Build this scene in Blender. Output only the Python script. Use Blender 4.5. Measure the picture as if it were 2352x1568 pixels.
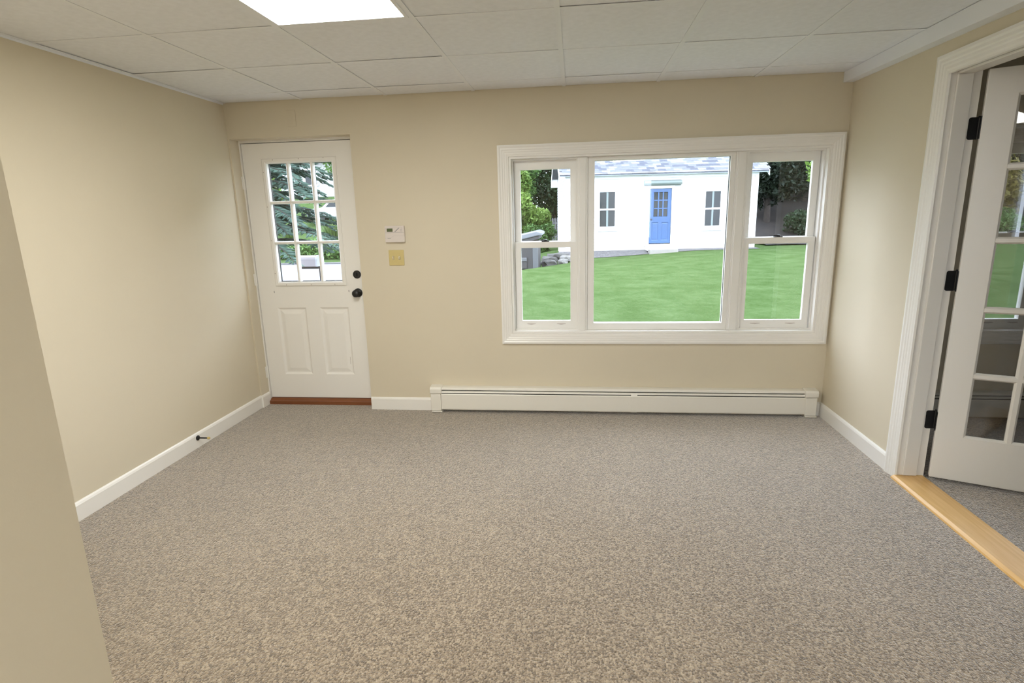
import bpy, math, random
import numpy as np
from mathutils import Matrix, Vector

for o in list(bpy.data.objects):
    bpy.data.objects.remove(o, do_unlink=True)
SC = bpy.context.scene
COL = SC.collection
R = math.radians

# ------------------------------------------------------------------ camera
cd = bpy.data.cameras.new('camera')
cam = bpy.data.objects.new('camera', cd)
COL.objects.link(cam)
cd.sensor_fit = 'HORIZONTAL'
cd.sensor_width = 36.0
cd.lens = 1288.338 / 2352 * 36.0
cd.clip_start = 0.02
cd.clip_end = 400
yaw, pitch, roll = R(-6.58130), R(12.69751), R(-1.43081)
fw = Vector((math.sin(yaw) * math.cos(pitch), math.cos(yaw) * math.cos(pitch), -math.sin(pitch)))
rt = Vector((math.cos(yaw), -math.sin(yaw), 0))
up = rt.cross(fw)
r2 = rt * math.cos(roll) + up * math.sin(roll)
u2 = up * math.cos(roll) - rt * math.sin(roll)
EYE = 1.4467
cam.matrix_world = Matrix(((r2.x, u2.x, -fw.x, 0), (r2.y, u2.y, -fw.y, 0), (r2.z, u2.z, -fw.z, EYE), (0, 0, 0, 1)))
SC.camera = cam

# ------------------------------------------------------------------ world, light levels, exposure
SKY = (0.84, 0.95, 1.12)
SKY_STRENGTH = 8.0
PANEL_COLOR = (1.0, 1.0, 0.94)
PANEL_STRENGTH = 18.0
w = bpy.data.worlds.new('overcast_sky')
SC.world = w
w.use_nodes = True
bgn = w.node_tree.nodes['Background']
bgn.inputs[0].default_value = (*SKY, 1)
bgn.inputs[1].default_value = SKY_STRENGTH
SC.view_settings.view_transform = 'Standard'
SC.view_settings.look = 'None'
SC.view_settings.gamma = 1
SC.view_settings.use_curve_mapping = False
SC.view_settings.exposure = 0.28

# ------------------------------------------------------------------ room dimensions (metres)
D = 4.0075      # back wall
H = 2.2682      # ceiling
XL = -2.485     # left wall
XR = 1.7375     # right wall
XR2 = 1.8750    # far face of right wall
T = 0.6096      # ceiling grid
GX, GY = -0.0744, 3.7724
YB = -2.45      # wall behind the camera
X2 = 5.6        # side room, right wall
Y2 = 0.4        # side room, front wall
NX, NY = -.900, .833   # corner of the near wall end

# ------------------------------------------------------------------ materials
MATS = {}
def nt(name):
    m = bpy.data.materials.new(name)
    m.use_nodes = True
    t = m.node_tree
    b = t.nodes['Principled BSDF']
    MATS[name] = m
    return m, t, b
def plain(name, col, rough=0.5, metal=0.0, spec=0.5, var=0.0, vscale=3.0, bump=0.0, bscale=200.0):
    m, t, b = nt(name)
    b.inputs['Base Color'].default_value = (*col, 1)
    b.inputs['Roughness'].default_value = rough
    b.inputs['Metallic'].default_value = metal
    b.inputs['Specular IOR Level'].default_value = spec
    tc = t.nodes.new('ShaderNodeTexCoord')
    if var:
        n = t.nodes.new('ShaderNodeTexNoise'); n.inputs['Scale'].default_value = vscale; n.inputs['Detail'].default_value = 4
        t.links.new(tc.outputs['Object'], n.inputs['Vector'])
        r = t.nodes.new('ShaderNodeValToRGB')
        r.color_ramp.elements[0].position = 0.3; r.color_ramp.elements[1].position = 0.7
        r.color_ramp.elements[0].color = (*[c * (1 - var) for c in col], 1)
        r.color_ramp.elements[1].color = (*[min(1, c * (1 + var)) for c in col], 1)
        t.links.new(n.outputs['Fac'], r.inputs['Fac'])
        t.links.new(r.outputs['Color'], b.inputs['Base Color'])
    if bump:
        n = t.nodes.new('ShaderNodeTexNoise'); n.inputs['Scale'].default_value = bscale; n.inputs['Detail'].default_value = 3
        t.links.new(tc.outputs['Object'], n.inputs['Vector'])
        bp = t.nodes.new('ShaderNodeBump'); bp.inputs['Strength'].default_value = bump; bp.inputs['Distance'].default_value = 0.002
        t.links.new(n.outputs['Fac'], bp.inputs['Height'])
        t.links.new(bp.outputs['Normal'], b.inputs['Normal'])
    return m
def emit(name, col, s):
    m, t, b = nt(name)
    b.inputs['Base Color'].default_value = (0.9, 0.9, 0.9, 1)
    b.inputs['Emission Color'].default_value = (*col, 1)
    b.inputs['Emission Strength'].default_value = s
    return m
def glass(name, tint=(1, 1, 1), refl=1.0):
    m, t, b = nt(name)
    t.nodes.remove(b)
    out = t.nodes['Material Output']
    tr = t.nodes.new('ShaderNodeBsdfTransparent'); tr.inputs[0].default_value = (*tint, 1)
    gl = t.nodes.new('ShaderNodeBsdfGlossy'); gl.inputs['Roughness'].default_value = 0.01
    fr = t.nodes.new('ShaderNodeFresnel'); fr.inputs['IOR'].default_value = 1.45
    # a pane is a solid thin box crossed without refraction: use the same outside-to-glass Fresnel at both faces
    geo = t.nodes.new('ShaderNodeNewGeometry')
    mr = t.nodes.new('ShaderNodeMapRange'); mr.inputs['To Min'].default_value = 1.45; mr.inputs['To Max'].default_value = 1 / 1.45
    t.links.new(geo.outputs['Backfacing'], mr.inputs['Value']); t.links.new(mr.outputs['Result'], fr.inputs['IOR'])
    mx = t.nodes.new('ShaderNodeMixShader')
    mu = t.nodes.new('ShaderNodeMath'); mu.operation = 'MULTIPLY'; mu.inputs[1].default_value = refl
    t.links.new(fr.outputs[0], mu.inputs[0])
    t.links.new(mu.outputs[0], mx.inputs[0])
    t.links.new(tr.outputs[0], mx.inputs[1]); t.links.new(gl.outputs[0], mx.inputs[2])
    t.links.new(mx.outputs[0], out.inputs['Surface'])
    return m
def carpet(name):
    m, t, b = nt(name)
    tc = t.nodes.new('ShaderNodeTexCoord')
    v = t.nodes.new('ShaderNodeTexVoronoi'); v.inputs['Scale'].default_value = 175; v.inputs['Randomness'].default_value = 1
    mp = t.nodes.new('ShaderNodeMapping'); mp.inputs['Scale'].default_value = (1.0, 0.8, 1)
    t.links.new(tc.outputs['Object'], mp.inputs['Vector']); t.links.new(mp.outputs['Vector'], v.inputs['Vector'])
    sep = t.nodes.new('ShaderNodeSeparateColor'); t.links.new(v.outputs['Color'], sep.inputs[0])
    n = t.nodes.new('ShaderNodeTexNoise'); n.inputs['Scale'].default_value = 60; n.inputs['Detail'].default_value = 3
    t.links.new(tc.outputs['Object'], n.inputs['Vector'])
    n2 = t.nodes.new('ShaderNodeTexNoise'); n2.inputs['Scale'].default_value = 2.2; n2.inputs['Detail'].default_value = 3
    t.links.new(tc.outputs['Object'], n2.inputs['Vector'])
    a = t.nodes.new('ShaderNodeMath'); a.operation = 'MULTIPLY_ADD'; a.inputs[1].default_value = 0.70
    t.links.new(sep.outputs[0], a.inputs[0])
    a2 = t.nodes.new('ShaderNodeMath'); a2.operation = 'MULTIPLY'; a2.inputs[1].default_value = 0.26
    t.links.new(n.outputs['Fac'], a2.inputs[0]); t.links.new(a2.outputs[0], a.inputs[2])
    a3 = t.nodes.new('ShaderNodeMath'); a3.operation = 'MULTIPLY_ADD'; a3.inputs[1].default_value = 0.14
    t.links.new(n2.outputs['Fac'], a3.inputs[0]); t.links.new(a.outputs[0], a3.inputs[2])
    r = t.nodes.new('ShaderNodeValToRGB')
    e = r.color_ramp.elements
    e[0].position = 0.18; e[0].color = (0.125, 0.096, 0.070, 1)
    e[1].position = 0.98; e[1].color = (0.49, 0.397, 0.288, 1)
    e2 = e.new(0.58); e2.color = (0.276, 0.216, 0.154, 1)
    t.links.new(a3.outputs[0], r.inputs['Fac'])
    t.links.new(r.outputs['Color'], b.inputs['Base Color'])
    b.inputs['Roughness'].default_value = 0.95
    b.inputs['Specular IOR Level'].default_value = 0.15
    b.inputs['Sheen Weight'].default_value = 1.0
    b.inputs['Sheen Roughness'].default_value = 0.4
    bp = t.nodes.new('ShaderNodeBump'); bp.inputs['Strength'].default_value = 0.8; bp.inputs['Distance'].default_value = 0.004
    sm = t.nodes.new('ShaderNodeMath'); sm.operation = 'SUBTRACT'; sm.inputs[0].default_value = 1
    t.links.new(v.outputs['Distance'], sm.inputs[1])
    t.links.new(sm.outputs[0], bp.inputs['Height']); t.links.new(bp.outputs['Normal'], b.inputs['Normal'])
    return m
def wood(name, c0, c1, rough=0.35, scale=(1.2, 28, 28)):
    m, t, b = nt(name)
    tc = t.nodes.new('ShaderNodeTexCoord'); mp = t.nodes.new('ShaderNodeMapping'); mp.inputs['Scale'].default_value = scale
    n = t.nodes.new('ShaderNodeTexNoise'); n.inputs['Scale'].default_value = 2.2; n.inputs['Detail'].default_value = 6; n.inputs['Distortion'].default_value = 0.6
    t.links.new(tc.outputs['Object'], mp.inputs[0]); t.links.new(mp.outputs[0], n.inputs['Vector'])
    r = t.nodes.new('ShaderNodeValToRGB'); r.color_ramp.elements[0].position = 0.3; r.color_ramp.elements[1].position = 0.7
    r.color_ramp.elements[0].color = (*c0, 1); r.color_ramp.elements[1].color = (*c1, 1)
    t.links.new(n.outputs['Fac'], r.inputs['Fac']); t.links.new(r.outputs['Color'], b.inputs['Base Color'])
    b.inputs['Roughness'].default_value = rough
    return m
def foliage(name, c0, c1, scale=1.3, trans=0.25):
    m, t, b = nt(name)
    tc = t.nodes.new('ShaderNodeTexCoord')
    n = t.nodes.new('ShaderNodeTexNoise'); n.inputs['Scale'].default_value = scale; n.inputs['Detail'].default_value = 6; n.inputs['Roughness'].default_value = 0.75
    t.links.new(tc.outputs['Object'], n.inputs['Vector'])
    r = t.nodes.new('ShaderNodeValToRGB'); r.color_ramp.elements[0].position = 0.32; r.color_ramp.elements[1].position = 0.68
    r.color_ramp.elements[0].color = (*c0, 1); r.color_ramp.elements[1].color = (*c1, 1)
    t.links.new(n.outputs['Fac'], r.inputs['Fac']); t.links.new(r.outputs['Color'], b.inputs['Base Color'])
    b.inputs['Roughness'].default_value = 0.6
    b.inputs['Specular IOR Level'].default_value = 0.3
    out = t.nodes['Material Output']
    tl = t.nodes.new('ShaderNodeBsdfTranslucent'); t.links.new(r.outputs['Color'], tl.inputs[0])
    mx = t.nodes.new('ShaderNodeMixShader'); mx.inputs[0].default_value = trans
    t.links.new(b.outputs[0], mx.inputs[1]); t.links.new(tl.outputs[0], mx.inputs[2]); t.links.new(mx.outputs[0], out.inputs['Surface'])
    return m

M_WALL = plain('beige_wall_paint', (0.69, 0.615, 0.475), 0.75, spec=0.3, var=0.015, vscale=1.5, bump=0.06, bscale=260)
M_TRIM = plain('white_trim_paint', (0.87, 0.845, 0.80), 0.32, spec=0.5)
M_DOOR = plain('white_door_paint', (0.88, 0.855, 0.81), 0.38, spec=0.5)
M_VINYL = plain('white_vinyl', (0.86, 0.84, 0.80), 0.35, spec=0.5)
M_TILE = plain('ceiling_tile_white', (0.86, 0.875, 0.925), 0.9, spec=0.1, var=0.03, vscale=30, bump=0.25, bscale=140)
M_GRID = plain('ceiling_grid_white', (0.86, 0.875, 0.92), 0.5, spec=0.3)
M_HEAT = plain('heater_enamel', (0.83, 0.795, 0.72), 0.4, spec=0.5)
M_DARK = plain('dark_cavity', (0.03, 0.028, 0.026), 0.8)
M_BLACK = plain('black_metal', (0.010, 0.010, 0.011), 0.42, spec=0.5)
M_CARPET = carpet('loop_carpet')
M_OAK = wood('oak_threshold', (0.72, 0.42, 0.14), (0.84, 0.54, 0.22), 0.32)
M_SILL = wood('brown_door_sill', (0.17, 0.055, 0.018), (0.25, 0.085, 0.03), 0.4)
M_GLASS = glass('window_glass')
M_SCREEN = glass('insect_screen_mesh', (.62, .62, .62), .2)
M_WALL2 = plain('dimmed_wall_paint', (0.30, 0.27, 0.22), 0.75, spec=0.3)  # dimness of the side room put into a darker wall colour
M_PANEL = emit('light_diffuser', PANEL_COLOR, PANEL_STRENGTH)
M_ALMOND = plain('almond_plastic', (0.62, 0.50, 0.22), 0.35)
M_IVORY = plain('ivory_plastic', (0.70, 0.62, 0.45), 0.35)
M_THERMO = plain('off_white_plastic', (0.72, 0.65, 0.60), 0.4)
M_LCD = plain('lcd_green', (0.10, 0.12, 0.06), 0.2)
M_GREY = plain('grey_print', (0.30, 0.28, 0.28), 0.5)
M_LGREY = plain('light_grey_print', (0.55, 0.49, 0.46), 0.5)
M_RUBBER = plain('yellow_rubber', (0.62, 0.47, 0.17), 0.6)
M_STEEL = plain('fin_metal', (0.10, 0.10, 0.10), 0.4, metal=0.6)

# ------------------------------------------------------------------ mesh helpers
class MB:
    def __init__(s):
        s.v = []; s.f = []
    def add(s, vs, fs):
        b = len(s.v); s.v += [tuple(x) for x in vs]; s.f += [tuple(i + b for i in f) for f in fs]; return s
    def box(s, x0, x1, y0, y1, z0, z1):
        return s.add([(x0, y0, z0), (x1, y0, z0), (x1, y1, z0), (x0, y1, z0), (x0, y0, z1), (x1, y0, z1), (x1, y1, z1), (x0, y1, z1)],
                     [(0, 3, 2, 1), (4, 5, 6, 7), (0, 1, 5, 4), (1, 2, 6, 5), (2, 3, 7, 6), (3, 0, 4, 7)])
    def prism(s, poly, fn, a, b):
        n = len(poly)
        va = [fn(p[0], p[1], a) for p in poly]; vb = [fn(p[0], p[1], b) for p in poly]
        return s.add(va + vb, [tuple(range(n))[::-1], tuple(range(n, 2 * n))] + [(i, (i + 1) % n, n + (i + 1) % n, n + i) for i in range(n)])
    def tube(s, pts, rad, n=8, cap=True):
        rings = []
        pts = [Vector(p) for p in pts]
        rr = rad if isinstance(rad, (list, tuple)) else [rad] * len(pts)
        vs = []
        for i, p in enumerate(pts):
            t = (pts[min(i + 1, len(pts) - 1)] - pts[max(i - 1, 0)]).normalized()
            a = Vector((0, 0, 1)) if abs(t.z) < 0.9 else Vector((1, 0, 0))
            e1 = t.cross(a).normalized(); e2 = t.cross(e1)
            for k in range(n):
                an = 2 * math.pi * k / n
                vs.append(p + (e1 * math.cos(an) + e2 * math.sin(an)) * rr[i])
        fs = []
        for i in range(len(pts) - 1):
            for k in range(n):
                fs.append((i * n + k, i * n + (k + 1) % n, (i + 1) * n + (k + 1) % n, (i + 1) * n + k))
        if cap:
            fs.append(tuple(range(n))[::-1]); fs.append(tuple(range((len(pts) - 1) * n, len(pts) * n)))
        return s.add(vs, fs)
    def lathe(s, prof, origin, axis, n=24):
        # prof: list of (radius, height along axis)
        ax = Vector(axis).normalized(); a = Vector((0, 0, 1)) if abs(ax.z) < 0.9 else Vector((1, 0, 0))
        e1 = ax.cross(a).normalized(); e2 = ax.cross(e1); o = Vector(origin)
        vs = []
        for r_, h_ in prof:
            for k in range(n):
                an = 2 * math.pi * k / n
                vs.append(o + ax * h_ + (e1 * math.cos(an) + e2 * math.sin(an)) * r_)
        fs = []
        for i in range(len(prof) - 1):
            for k in range(n):
                fs.append((i * n + k, i * n + (k + 1) % n, (i + 1) * n + (k + 1) % n, (i + 1) * n + k))
        fs.append(tuple(range(n))[::-1]); fs.append(tuple(range((len(prof) - 1) * n, len(prof) * n)))
        return s.add(vs, fs)
    def slab(s, a0, a1, b0, b1, c0, c1, holes, fn=None):
        """plate a x b with thickness c0..c1 and rectangular holes (a0,a1,b0,b1); fn(a,b,c)->xyz"""
        fn = fn or (lambda a, b, c: (a, c, b))
        A = sorted({a0, a1, *[min(max(h[i], a0), a1) for h in holes for i in (0, 1)]})
        B = sorted({b0, b1, *[min(max(h[i], b0), b1) for h in holes for i in (2, 3)]})
        def solid(i, j):
            if i < 0 or j < 0 or i >= len(A) - 1 or j >= len(B) - 1: return False
            ca = (A[i] + A[i + 1]) / 2; cb = (B[j] + B[j + 1]) / 2
            return not any(h[0] < ca < h[1] and h[2] < cb < h[3] for h in holes)
        idx = {}; vs = []; fs = []
        def V(i, j, k):
            if (i, j, k) not in idx:
                idx[(i, j, k)] = len(vs); vs.append(fn(A[i], B[j], c1 if k else c0))
            return idx[(i, j, k)]
        for i in range(len(A) - 1):
            for j in range(len(B) - 1):
                if not solid(i, j): continue
                fs.append((V(i, j, 0), V(i + 1, j, 0), V(i + 1, j + 1, 0), V(i, j + 1, 0)))
                fs.append((V(i, j, 1), V(i, j + 1, 1), V(i + 1, j + 1, 1), V(i + 1, j, 1)))
                if not solid(i - 1, j): fs.append((V(i, j, 0), V(i, j + 1, 0), V(i, j + 1, 1), V(i, j, 1)))
                if not solid(i + 1, j): fs.append((V(i + 1, j, 0), V(i + 1, j, 1), V(i + 1, j + 1, 1), V(i + 1, j + 1, 0)))
                if not solid(i, j - 1): fs.append((V(i, j, 0), V(i, j, 1), V(i + 1, j, 1), V(i + 1, j, 0)))
                if not solid(i, j + 1): fs.append((V(i, j + 1, 0), V(i + 1, j + 1, 0), V(i + 1, j + 1, 1), V(i, j + 1, 1)))
        return s.add(vs, fs)
    def mesh(s, name):
        me = bpy.data.meshes.new(name)
        me.from_pydata([tuple(v) for v in s.v], [], s.f)
        import bmesh
        bm = bmesh.new(); bm.from_mesh(me); bmesh.ops.recalc_face_normals(bm, faces=bm.faces); bm.to_mesh(me); bm.free()
        return me

def off(o):
    """origin of the thing that o belongs to, in world space"""
    while o.parent: o = o.parent
    return o
def part(name, mb, mat, parent=None, bevel=0.0, smooth=False, local=False, label=None, seg=2):
    if parent is not None and not local:
        L = off(parent).location
        mb.v = [(v[0] - L.x, v[1] - L.y, v[2] - L.z) for v in mb.v]
    me = mb.mesh(name)
    me.materials.append(mat)
    o = bpy.data.objects.new(name, me); COL.objects.link(o)
    if parent is not None: o.parent = parent
    if smooth:
        for p in me.polygons: p.use_smooth = True
    if bevel:
        md = o.modifiers.new('edge', 'BEVEL'); md.width = bevel; md.segments = seg; md.limit_method = 'ANGLE'; md.angle_limit = R(35)
    if label: o['label'] = label
    return o
def tag(o, label, cat, group=None, kind=None):
    o['label'] = label; o['category'] = cat
    if group: o['group'] = group
    if kind: o['kind'] = kind
    return o
def thing(name, label, cat, loc=(0, 0, 0), rotz=0.0, group=None, kind=None):
    o = bpy.data.objects.new(name, None); COL.objects.link(o)
    o.location = loc; o.rotation_euler = (0, 0, rotz); o.empty_display_size = 0.1
    return tag(o, label, cat, group, kind)
def struct(name, mb, mat, label, cat, bevel=0.0):
    """top-level piece of the setting that is one mesh; its origin goes to its base centre"""
    a = np.array(mb.v); c = (a.min(0) + a.max(0)) / 2; c[2] = a[:, 2].min()
    mb.v = [tuple(x) for x in (a - c)]
    o = part(name, mb, mat, None, bevel)
    o.location = tuple(c)
    return tag(o, label, cat, kind='structure')
def mitre(mb, side, x0, x1, z0, z1, prof, fn, mb0=True, mt0=True):
    """one side of a mitred picture-frame moulding; prof=[(inward offset, proud)], fn(a,z,d)->xyz"""
    A = []; B = []
    for o_, d_ in prof:
        if side == 'top': A.append(fn(x0 + o_, z1 - o_, d_)); B.append(fn(x1 - o_, z1 - o_, d_))
        if side == 'bottom': A.append(fn(x0 + o_, z0 + o_, d_)); B.append(fn(x1 - o_, z0 + o_, d_))
        if side == 'left': A.append(fn(x0 + o_, z0 + (o_ if mb0 else 0), d_)); B.append(fn(x0 + o_, z1 - o_, d_))
        if side == 'right': A.append(fn(x1 - o_, z0 + (o_ if mb0 else 0), d_)); B.append(fn(x1 - o_, z1 - o_, d_))
    n = len(prof)
    return mb.add(A + B, [tuple(range(n)), tuple(range(n, 2 * n))[::-1]] + [(i, (i + 1) % n, n + (i + 1) % n, n + i) for i in range(n)])
BACK = lambda a, z, d: (a, D - d, z)          # on the back wall, d = proud of it
CASING = [(0, 0), (0, .019), (.012, .021), (.020, .017), (.030, .017), (.036, .014), (.044, .014), (.050, .0115), (.060, .0115), (.068, .009), (.075, .009), (.078, 0)]

# ------------------------------------------------------------------ room shell
WD = (-2.472, -1.572, -0.2, 2.026)       # entry-door opening in back wall
CA = (-0.5311, 1.721, 0.525, 1.912)      # main window casing outer
WO = (CA[0] + .078, CA[1] - .078, CA[2] + .078, CA[3] - .078)
CA2 = (2.60, 4.30, 0.525, 1.912)         # side-room window casing outer
WO2 = (CA2[0] + .078, CA2[1] - .078, CA2[2] + .078, CA2[3] - .078)
struct('floor', MB().slab(XL - .1, X2, YB, D + .2, -0.12, 0.0, [(XL - .2, WD[0] , D + .0, D + 1)], fn=lambda a, b, c: (a, b, c)), M_CARPET,
       'speckled brown and grey loop-pile carpet over the whole floor', 'carpet')
wb = MB().slab(XL - .15, X2 + .15, -.12, H + .06, D, D + .2, [WD, WO, WO2])
struct('wall_back', wb, M_WALL, 'beige painted far wall with entry door and wide window', 'wall')
struct('wall_left', MB().box(XL - .15, XL, NY, D, 0, H + .06), M_WALL, 'plain beige painted wall left of the white entry door', 'wall')
struct('wall_near', MB().box(XL - .15, NX, YB, NY, 0, H + .06), M_WALL, 'pale wall end cutting the left edge of the picture', 'wall')
RWO = (.05, 1.40, .95, 2.08)            # opening for the added fill windows, behind the viewpoint
struct('wall_front', MB().slab(XL - .15, XR2, -.12, H + .06, YB - .15, YB, [(RWO[0], .46, RWO[2], RWO[3]), (.76, RWO[1], RWO[2], RWO[3])]), M_WALL, 'beige wall behind the viewpoint', 'wall')
OPY0, OPY1, OPZ = 1.385, 3.045, 2.062
struct('wall_right', MB().slab(YB, D, -.0, H + .06, XR, XR2, [(OPY0, OPY1, -1, OPZ)], fn=lambda a, b, c: (c, a, b)), M_WALL,
       'beige painted wall with glazed door opening on the right', 'wall')
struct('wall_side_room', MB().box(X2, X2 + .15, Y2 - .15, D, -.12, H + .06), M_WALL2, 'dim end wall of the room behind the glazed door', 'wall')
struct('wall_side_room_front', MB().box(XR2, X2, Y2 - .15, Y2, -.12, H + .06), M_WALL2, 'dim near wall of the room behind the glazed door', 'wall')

# ------------------------------------------------------------------ ceiling: slab, tee grid, tiles
ce = struct('ceiling', MB().box(XL - .3, X2 + .3, YB - .3, D + .45, H + .06, H + .3), M_TILE, 'white suspended tile ceiling above the carpeted room', 'ceiling')
CL = ce.location
rnd = random.Random(4)
LIGHTS = [(-2, 2), (1, 7)]               # (column, row) of the far-left corner of each 2x4 light
colx = [XL] + [GX + i * T for i in range(-3, 3)] + [XR - .002]
rowy = [D] + [GY - j * T for j in range(0, 11)] 
rowy = [y for y in rowy if y > YB + .05] + [YB]
def is_light(ci, ri):
    for c, r_ in LIGHTS:
        if colx[ci] > -9 and abs(colx[ci] - (GX + c * T)) < .01 and abs(rowy[ri] - (GY - r_ * T)) < .01: return True
        if abs(colx[ci] - (GX + c * T)) < .01 and abs(rowy[ri] - (GY - (r_ + 1) * T)) < .01: return True
    return False
tile_meshes = {}
for ci in range(len(colx) - 1):
    for ri in range(len(rowy) - 1):
        if is_light(ci, ri): continue
        w_ = colx[ci + 1] - colx[ci]; h_ = rowy[ri] - rowy[ri + 1]
        key = (round(w_, 3), round(h_, 3))
        if key not in tile_meshes:
            g = .004
            me = MB().box(-w_ / 2 + g, w_ / 2 - g, -h_ / 2 + g, h_ / 2 - g, 0, .014).mesh('ceiling_tile'); me.materials.append(M_TILE)
            tile_meshes[key] = me
        o = bpy.data.objects.new('ceiling_tile', tile_meshes[key]); COL.objects.link(o); o.parent = ce
        o.location = (colx[ci] + w_ / 2 - CL.x, rowy[ri] - h_ / 2 - CL.y, H + .0022 + rnd.random() * .002 - CL.z)
        o.rotation_euler = (rnd.uniform(-.0025, .0025), rnd.uniform(-.002, .002), 0)
for x in colx[1:-1]:
    mb = MB().box(x - .012, x + .012, YB, D, H, H + .002).box(x - .0015, x + .0015, YB, D, H + .002, H + .035)
    part('main_tee', mb, M_GRID, ce)
for ri, y in enumerate(rowy[1:-1], 1):
    for ci in range(len(colx) - 1):
        if any(abs(colx[ci] - (GX + c * T)) < .01 and abs(y - (GY - (r_ + 1) * T)) < .01 for c, r_ in LIGHTS): continue
        part('cross_tee', MB().box(colx[ci] + .012, colx[ci + 1] - .012, y - .010, y + .010, H + .0003, H + .0022), M_GRID, ce)
part('wall_angle', MB().box(XL, XL + .02, NY, D, H - .001, H + .001).box(XL, XL + .0015, NY, D, H - .012, H), M_GRID, ce)
# white boxed trim along the right wall / ceiling joint
o = part('trim_1', MB().add([(1.676, D, 2.2084), (1.676, YB, 2.10), (XR, YB, 2.10), (XR, D, 2.2084), (1.676, D, H + .001), (1.676, YB, H + .001), (XR, YB, H + .001), (XR, D, H + .001)],
         [(0, 3, 2, 1), (4, 5, 6, 7), (0, 1, 5, 4), (1, 2, 6, 5), (2, 3, 7, 6), (3, 0, 4, 7)]), M_GRID, None)
tag(o, 'white boxed trim along the ceiling above the glazed door', 'trim', kind='structure')

# ------------------------------------------------------------------ ceiling lights
def ceiling_light(c, r_, label, mat=None):
    x0, x1 = GX + c * T, GX + (c + 1) * T
    y1, y0 = GY - r_ * T, GY - (r_ + 2) * T
    t = thing('ceiling_light', label, 'light', ((x0 + x1) / 2, (y0 + y1) / 2, H))
    part('frame', MB().slab(x0 + .012, x1 - .012, y0 + .012, y1 - .012, H - .002, H + .004, [(x0 + .028, x1 - .028, y0 + .028, y1 - .028)], fn=lambda a, b, c_: (a, b, c_)), M_GRID, t)
    part('diffuser', MB().box(x0 + .026, x1 - .026, y0 + .026, y1 - .026, H + .0045, H + .008), mat or M_PANEL, t)
    part('housing', MB().box(x0 + .014, x1 - .014, y0 + .014, y1 - .014, H + .02, H + .05), M_GRID, t)
ceiling_light(-2, 2, 'bright rectangular ceiling light panel cut off by the top edge')
ceiling_light(1, 7, 'matching ceiling light panel added further back as fill, out of the picture')  # added, unseen panel that brightens the room from behind

# ------------------------------------------------------------------ baseboards
BBP = [(0, 0), (.014, 0), (.014, .082), (.010, .092), (.004, .098), (0, .098)]
def bb(name, fn, a, b, label):
    return struct(name, MB().prism(BBP, fn, a, b), M_TRIM, label, 'baseboard', 0)
bb('baseboard_left', lambda d, z, t: (XL + d, t, z), NY, D - .0, 'white baseboard along the left beige wall')
bb('baseboard_back', lambda d, z, t: (t, D - d, z), WD[1] + .002, -1.088, 'short white baseboard between entry door and heater')
bb('baseboard_recess', lambda d, z, t: (WD[0] + d, t, z), D - .012, D + .098, 'tiny white baseboard turning into the entry door recess')
bb('baseboard_right', lambda d, z, t: (XR - d, t, z), 3.118, D - .0, 'white baseboard on the right wall beside the door casing')
bb('baseboard_near', lambda d, z, t: (NX + d, t, z), YB, NY, 'white baseboard under the near wall end')
bb('baseboard_corner', lambda d, z, t: (t, D - d, z), 1.690, XR - .014, 'stub of white baseboard between heater and right corner')

# ------------------------------------------------------------------ entry door (door_1), recessed in the back wall
YD = D + .12
def ringprof(mb, x0, x1, z0, z1, y, prof):
    """concentric rectangular loops (inset, depth into +y); closes with a flat field"""
    vs = []; fs = []
    for o_, d_ in prof:
        vs += [(x0 + o_, y + d_, z0 + o_), (x1 - o_, y + d_, z0 + o_), (x1 - o_, y + d_, z1 - o_), (x0 + o_, y + d_, z1 - o_)]
    for i in range(len(prof) - 1):
        for k in range(4):
            fs.append((i * 4 + k, i * 4 + (k + 1) % 4, (i + 1) * 4 + (k + 1) % 4, (i + 1) * 4 + k))
    n = len(prof) - 1
    fs.append((n * 4, n * 4 + 1, n * 4 + 2, n * 4 + 3))
    return mb.add(vs, fs)
d1 = thing('door_1', 'white entry door with nine panes and black knob', 'door', (-2.02, YD, 0), kind='structure')
LX0, LX1, LZ0, LZ1 = -2.459, -1.574, .047, 2.006
GLS = (-2.280, -1.760, .985, 1.862)
PAN = [(-2.322, -2.088, .242, .782), (-1.975, -1.742, .242, .782)]
leaf = part('leaf', MB().slab(LX0, LX1, LZ0, LZ1, YD, YD + .044, [GLS] + PAN), M_DOOR, d1)
for q in PAN:
    part('panel', ringprof(MB(), *q, YD, [(0, 0), (.006, .004), (.014, .010), (.022, .010), (.048, .0035), (.052, .003)]).box(q[0], q[1], YD + .02, YD + .044, q[2], q[3]), M_DOOR, leaf)
# glazed insert: moulding frame proud of the leaf, muntins, nine panes
FR = (-2.312, -1.739, .951, 1.897)
ins = part('glass_frame', MB(), M_DOOR, d1) if False else None
mbf = MB()
for sd in ('top', 'bottom', 'left', 'right'):
    mitre(mbf, sd, *FR, [(0, 0), (0, .007), (.006, .012), (.024, .012), (.034, .004), (.034, -.0255), (.032, -.0255), (.032, 0)], lambda a, z, d: (a, YD - d, z))
ins = part('glass_frame', mbf, M_DOOR, d1)
gx = [GLS[0], -2.1155, -1.930, GLS[1]]
gz = [GLS[2], 1.2815, 1.580, GLS[3]]
MUN = [(-.0105, -.032), (-.0105, .002), (-.005, .009), (.005, .009), (.0105, .002), (.0105, -.032)]
for x in gx[1:3]:
    part('muntin', MB().prism(MUN, lambda a, d, t, x=x: (x + a, YD - d, t), GLS[2], GLS[3]), M_DOOR, ins)
for z in gz[1:3]:
    part('muntin', MB().prism([(a * 1.05, d * .98) for a, d in MUN], lambda a, d, t, z=z: (t, YD - d, z + a), GLS[0], GLS[1]), M_DOOR, ins)
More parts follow.
